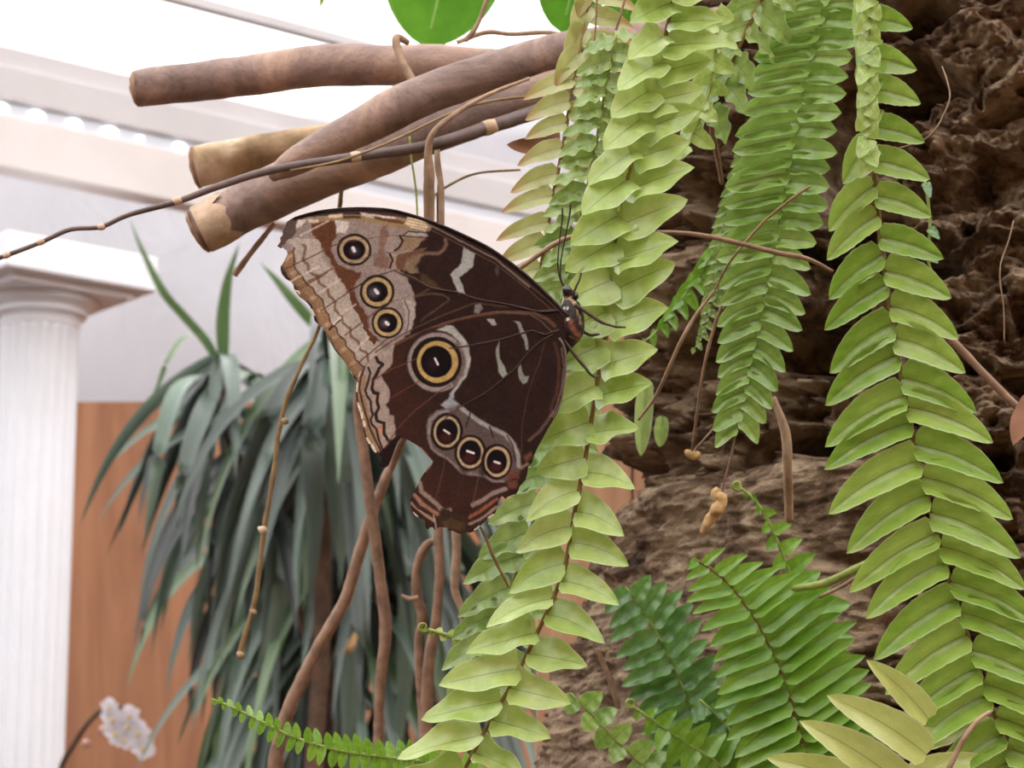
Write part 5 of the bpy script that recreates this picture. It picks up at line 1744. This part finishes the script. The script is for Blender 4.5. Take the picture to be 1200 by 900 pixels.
wing_tube('costal_vein', [(668, 373), (650, 354), (625, 329.5), (600, 309), (575, 291.5), (550, 278.5), (520, 265), (490, 254), (460, 246), (430, 243.6), (400, 244.2), (370, 248), (345, 255)], 2.0, .8, fw, M['veinmat'], DB - .0001)
wing_tube('vein', [(655, 364), (630, 365), (595, 357), (557, 350), (537, 343), (505, 337.5), (487, 327), (468, 320)], 1.3, .5, fw, M['veinmat'], DB - .0001)
wing_tube('vein', [(650, 388), (638, 392), (623, 387.5), (606.7, 392), (583, 398.6), (560, 403), (530, 408)], .8, .4, hw, M['veinmat'], DB - .0009)
wing_tube('vein', [(648, 392), (630, 403), (616, 417), (604, 432), (577.5, 454), (560, 466), (544, 474)], .8, .4, hw, M['veinmat'], DB - .0009)
wing_tube('inner_margin', [(655, 396), (660, 404), (663, 418), (662.5, 440), (660, 456), (657, 472), (648, 490)], 1.6, .8, hw, M['twigdark'], DB - .0009)

# body: one continuous lofted mesh (head, thorax, abdomen)
prof = [(663, 335, 2.0), (664, 339, 5.2), (666, 344, 6.4), (667, 348, 6.0), (667, 351, 6.6), (668, 356, 10.5), (669.5, 364, 13.2), (670, 372, 14.6), (670, 381, 15), (669, 390, 14.2), (666, 397, 11.5), (662, 404, 9), (658, 412, 7.4), (652, 428, 6.4), (645, 450, 6.0), (638, 470, 5.2), (631, 488, 4), (627, 500, 1.5)]
s = catmull(prof, 90)
dbody = DB + .0024
W = [P(a[0], a[1], dbody) for a in s]
R = [float(max(a[2], .5) * DB / F) for a in s]
V, Fc = tube_data(W, R, 36, True, 0.05, 900)
o = mesh_obj('body', V, Fc, M['bodymat'], bf)
me = o.data
pp = []
for v_ in V:
    q = Vector(v_) - CAM
    dd = q.dot(FWD)
    pp.append((600 + F * q.dot(RIGHT) / dd, 450 - F * q.dot(UP) / dd))
pn = Paint(np.array(pp), (44, 33, 30))
pn.line([(660, 349), (668, 350), (674, 354)], 2.2, (206, 176, 140), .9)
pn.line([(671, 352), (676, 362), (679, 372), (681, 380)], 1.8, (190, 160, 124), .9)
pn.line([(657, 364), (659, 380)], 4.2, (206, 104, 66), .95, 1.5)
pn.line([(668, 376), (673, 388), (680, 394)], 5.5, (150, 86, 60), .9, 2.5)
pn.line([(668, 394), (679, 401)], 2.2, (150, 122, 96), .85)
pn.line([(672, 390), (681, 397)], 2.2, (146, 110, 84), .85)
pn.ell(651, 395, 5, 4, (176, 84, 58), 2.5)
for x, y in ((654, 360), (660.5, 361.5), (665, 361.5), (666, 374)):
    pn.ell(x, y, 1.7, 2.0, (240, 232, 224), 1.2)
pn.line([(661, 346), (667, 349), (672, 346)], 1.4, (200, 170, 126), .8)
pn.grain(.25)
c = pn.c / 255.0
c = np.where(c <= 0.04045, c / 12.92, ((c + 0.055) / 1.055) ** 2.4)
ca_ = me.color_attributes.new('scales', 'FLOAT_COLOR', 'POINT')
ca_.data.foreach_set('color', np.concatenate([c, np.ones((len(c), 1))], 1).ravel().astype(np.float32))


def ball(name, x, y, d, rx, ry, mat, parent, rot=0.0):
    V, Fc = [], []
    nu, nv = 16, 10
    c, s_ = math.cos(rot), math.sin(rot)
    for j in range(nv + 1):
        ph = -math.pi / 2 + math.pi * j / nv
        for i in range(nu):
            th = 2 * math.pi * i / nu
            a, b, z = math.cos(ph) * math.cos(th) * rx, math.sin(ph) * ry, math.cos(ph) * math.sin(th) * rx
            a, b = a * c - b * s_, a * s_ + b * c
            V.append(P(x, y, d) + (RIGHT * a + UP * b + FWD * z) * (d / F))
    for j in range(nv):
        for i in range(nu):
            Fc.append((j * nu + i, j * nu + (i + 1) % nu, (j + 1) * nu + (i + 1) % nu, (j + 1) * nu + i))
    return mesh_obj(name, V, Fc, mat, parent)


ball('eye', 664.5, 340.5, dbody - .0010, 5.6, 6.6, M['eye'], bf, .3)
ball('eye', 674, 347, dbody - .0002, 4.2, 4.8, M['eye'], bf, -.2)
ptube('palp', [(669, 345, dbody - .001, 1.6), (673, 341, dbody - .001, 1.6), (675.5, 335, dbody - .001, 1.3), (679, 328, dbody - .001, 1.2), (681, 319.5, dbody - .001, 1.5)], M['leg'], bf, 16, 7)
ptube('antenna', [(661, 336, dbody, 1.0), (657.5, 330, dbody, .9), (654, 315, dbody, .85), (654, 300, dbody, .85), (656.5, 275, dbody, .9), (659, 256, dbody, 1.0), (659, 243, dbody, 1.25)], M['chitin'], bf, 40, 7)
ptube('antenna', [(661, 336, dbody - .0006, 1.0), (657.5, 328, dbody - .0008, .9), (656.5, 315, dbody - .001, .9), (659, 295, dbody - .001, .9), (664, 270, dbody - .001, .95), (667.5, 252, dbody - .001, 1.1), (669, 238, dbody - .001, 1.3)], M['chitin'], bf, 40, 7)
dl = dbody - .0022
ptube('leg', [(674, 357, dl, 2.2), (682, 362, dl, 2.4), (692, 369, dl, 2.4), (705, 377.5, dl, 2.1), (713, 380.5, dl, 1.5), (722, 383, dl + .0006, 1.4), (733, 383.5, dl + .0012, 1.2)], M['leg'], bf, 30, 8)
ptube('leg', [(659, 396, dl, 2.0), (666, 406, dl, 2.2), (676, 419, dl, 2.3), (686, 431, dl, 2.0), (692, 438.5, dl + .0004, 1.5), (697, 441.5, dl + .001, 1.4), (704, 441, dl + .0016, 1.2)], M['leg'], bf, 30, 8)
ptube('leg', [(677, 384, dbody + .001, 2), (690, 392, dbody + .002, 1.8), (702, 392, dbody + .004, 1.4), (712, 396, dbody + .006, 1.2)], M['leg'], bf, 20, 7)

# water drops on the main frond
for (x, y, r, lab) in ((695, 381, 5.0, 'water drop on the leaflet right of the butterfly body'), (694, 432, 5.5, 'water drop beside the butterfly foot'), (745, 267, 4.2, 'small water drop on the leaflet level with the antennae'), (619, 731, 4.5, 'water drop low on the light green frond')):
    o = ball('water_drop', x, y, .6005, r, r * 1.05, M['drop'], None)
    tag(o, lab, 'water drop')
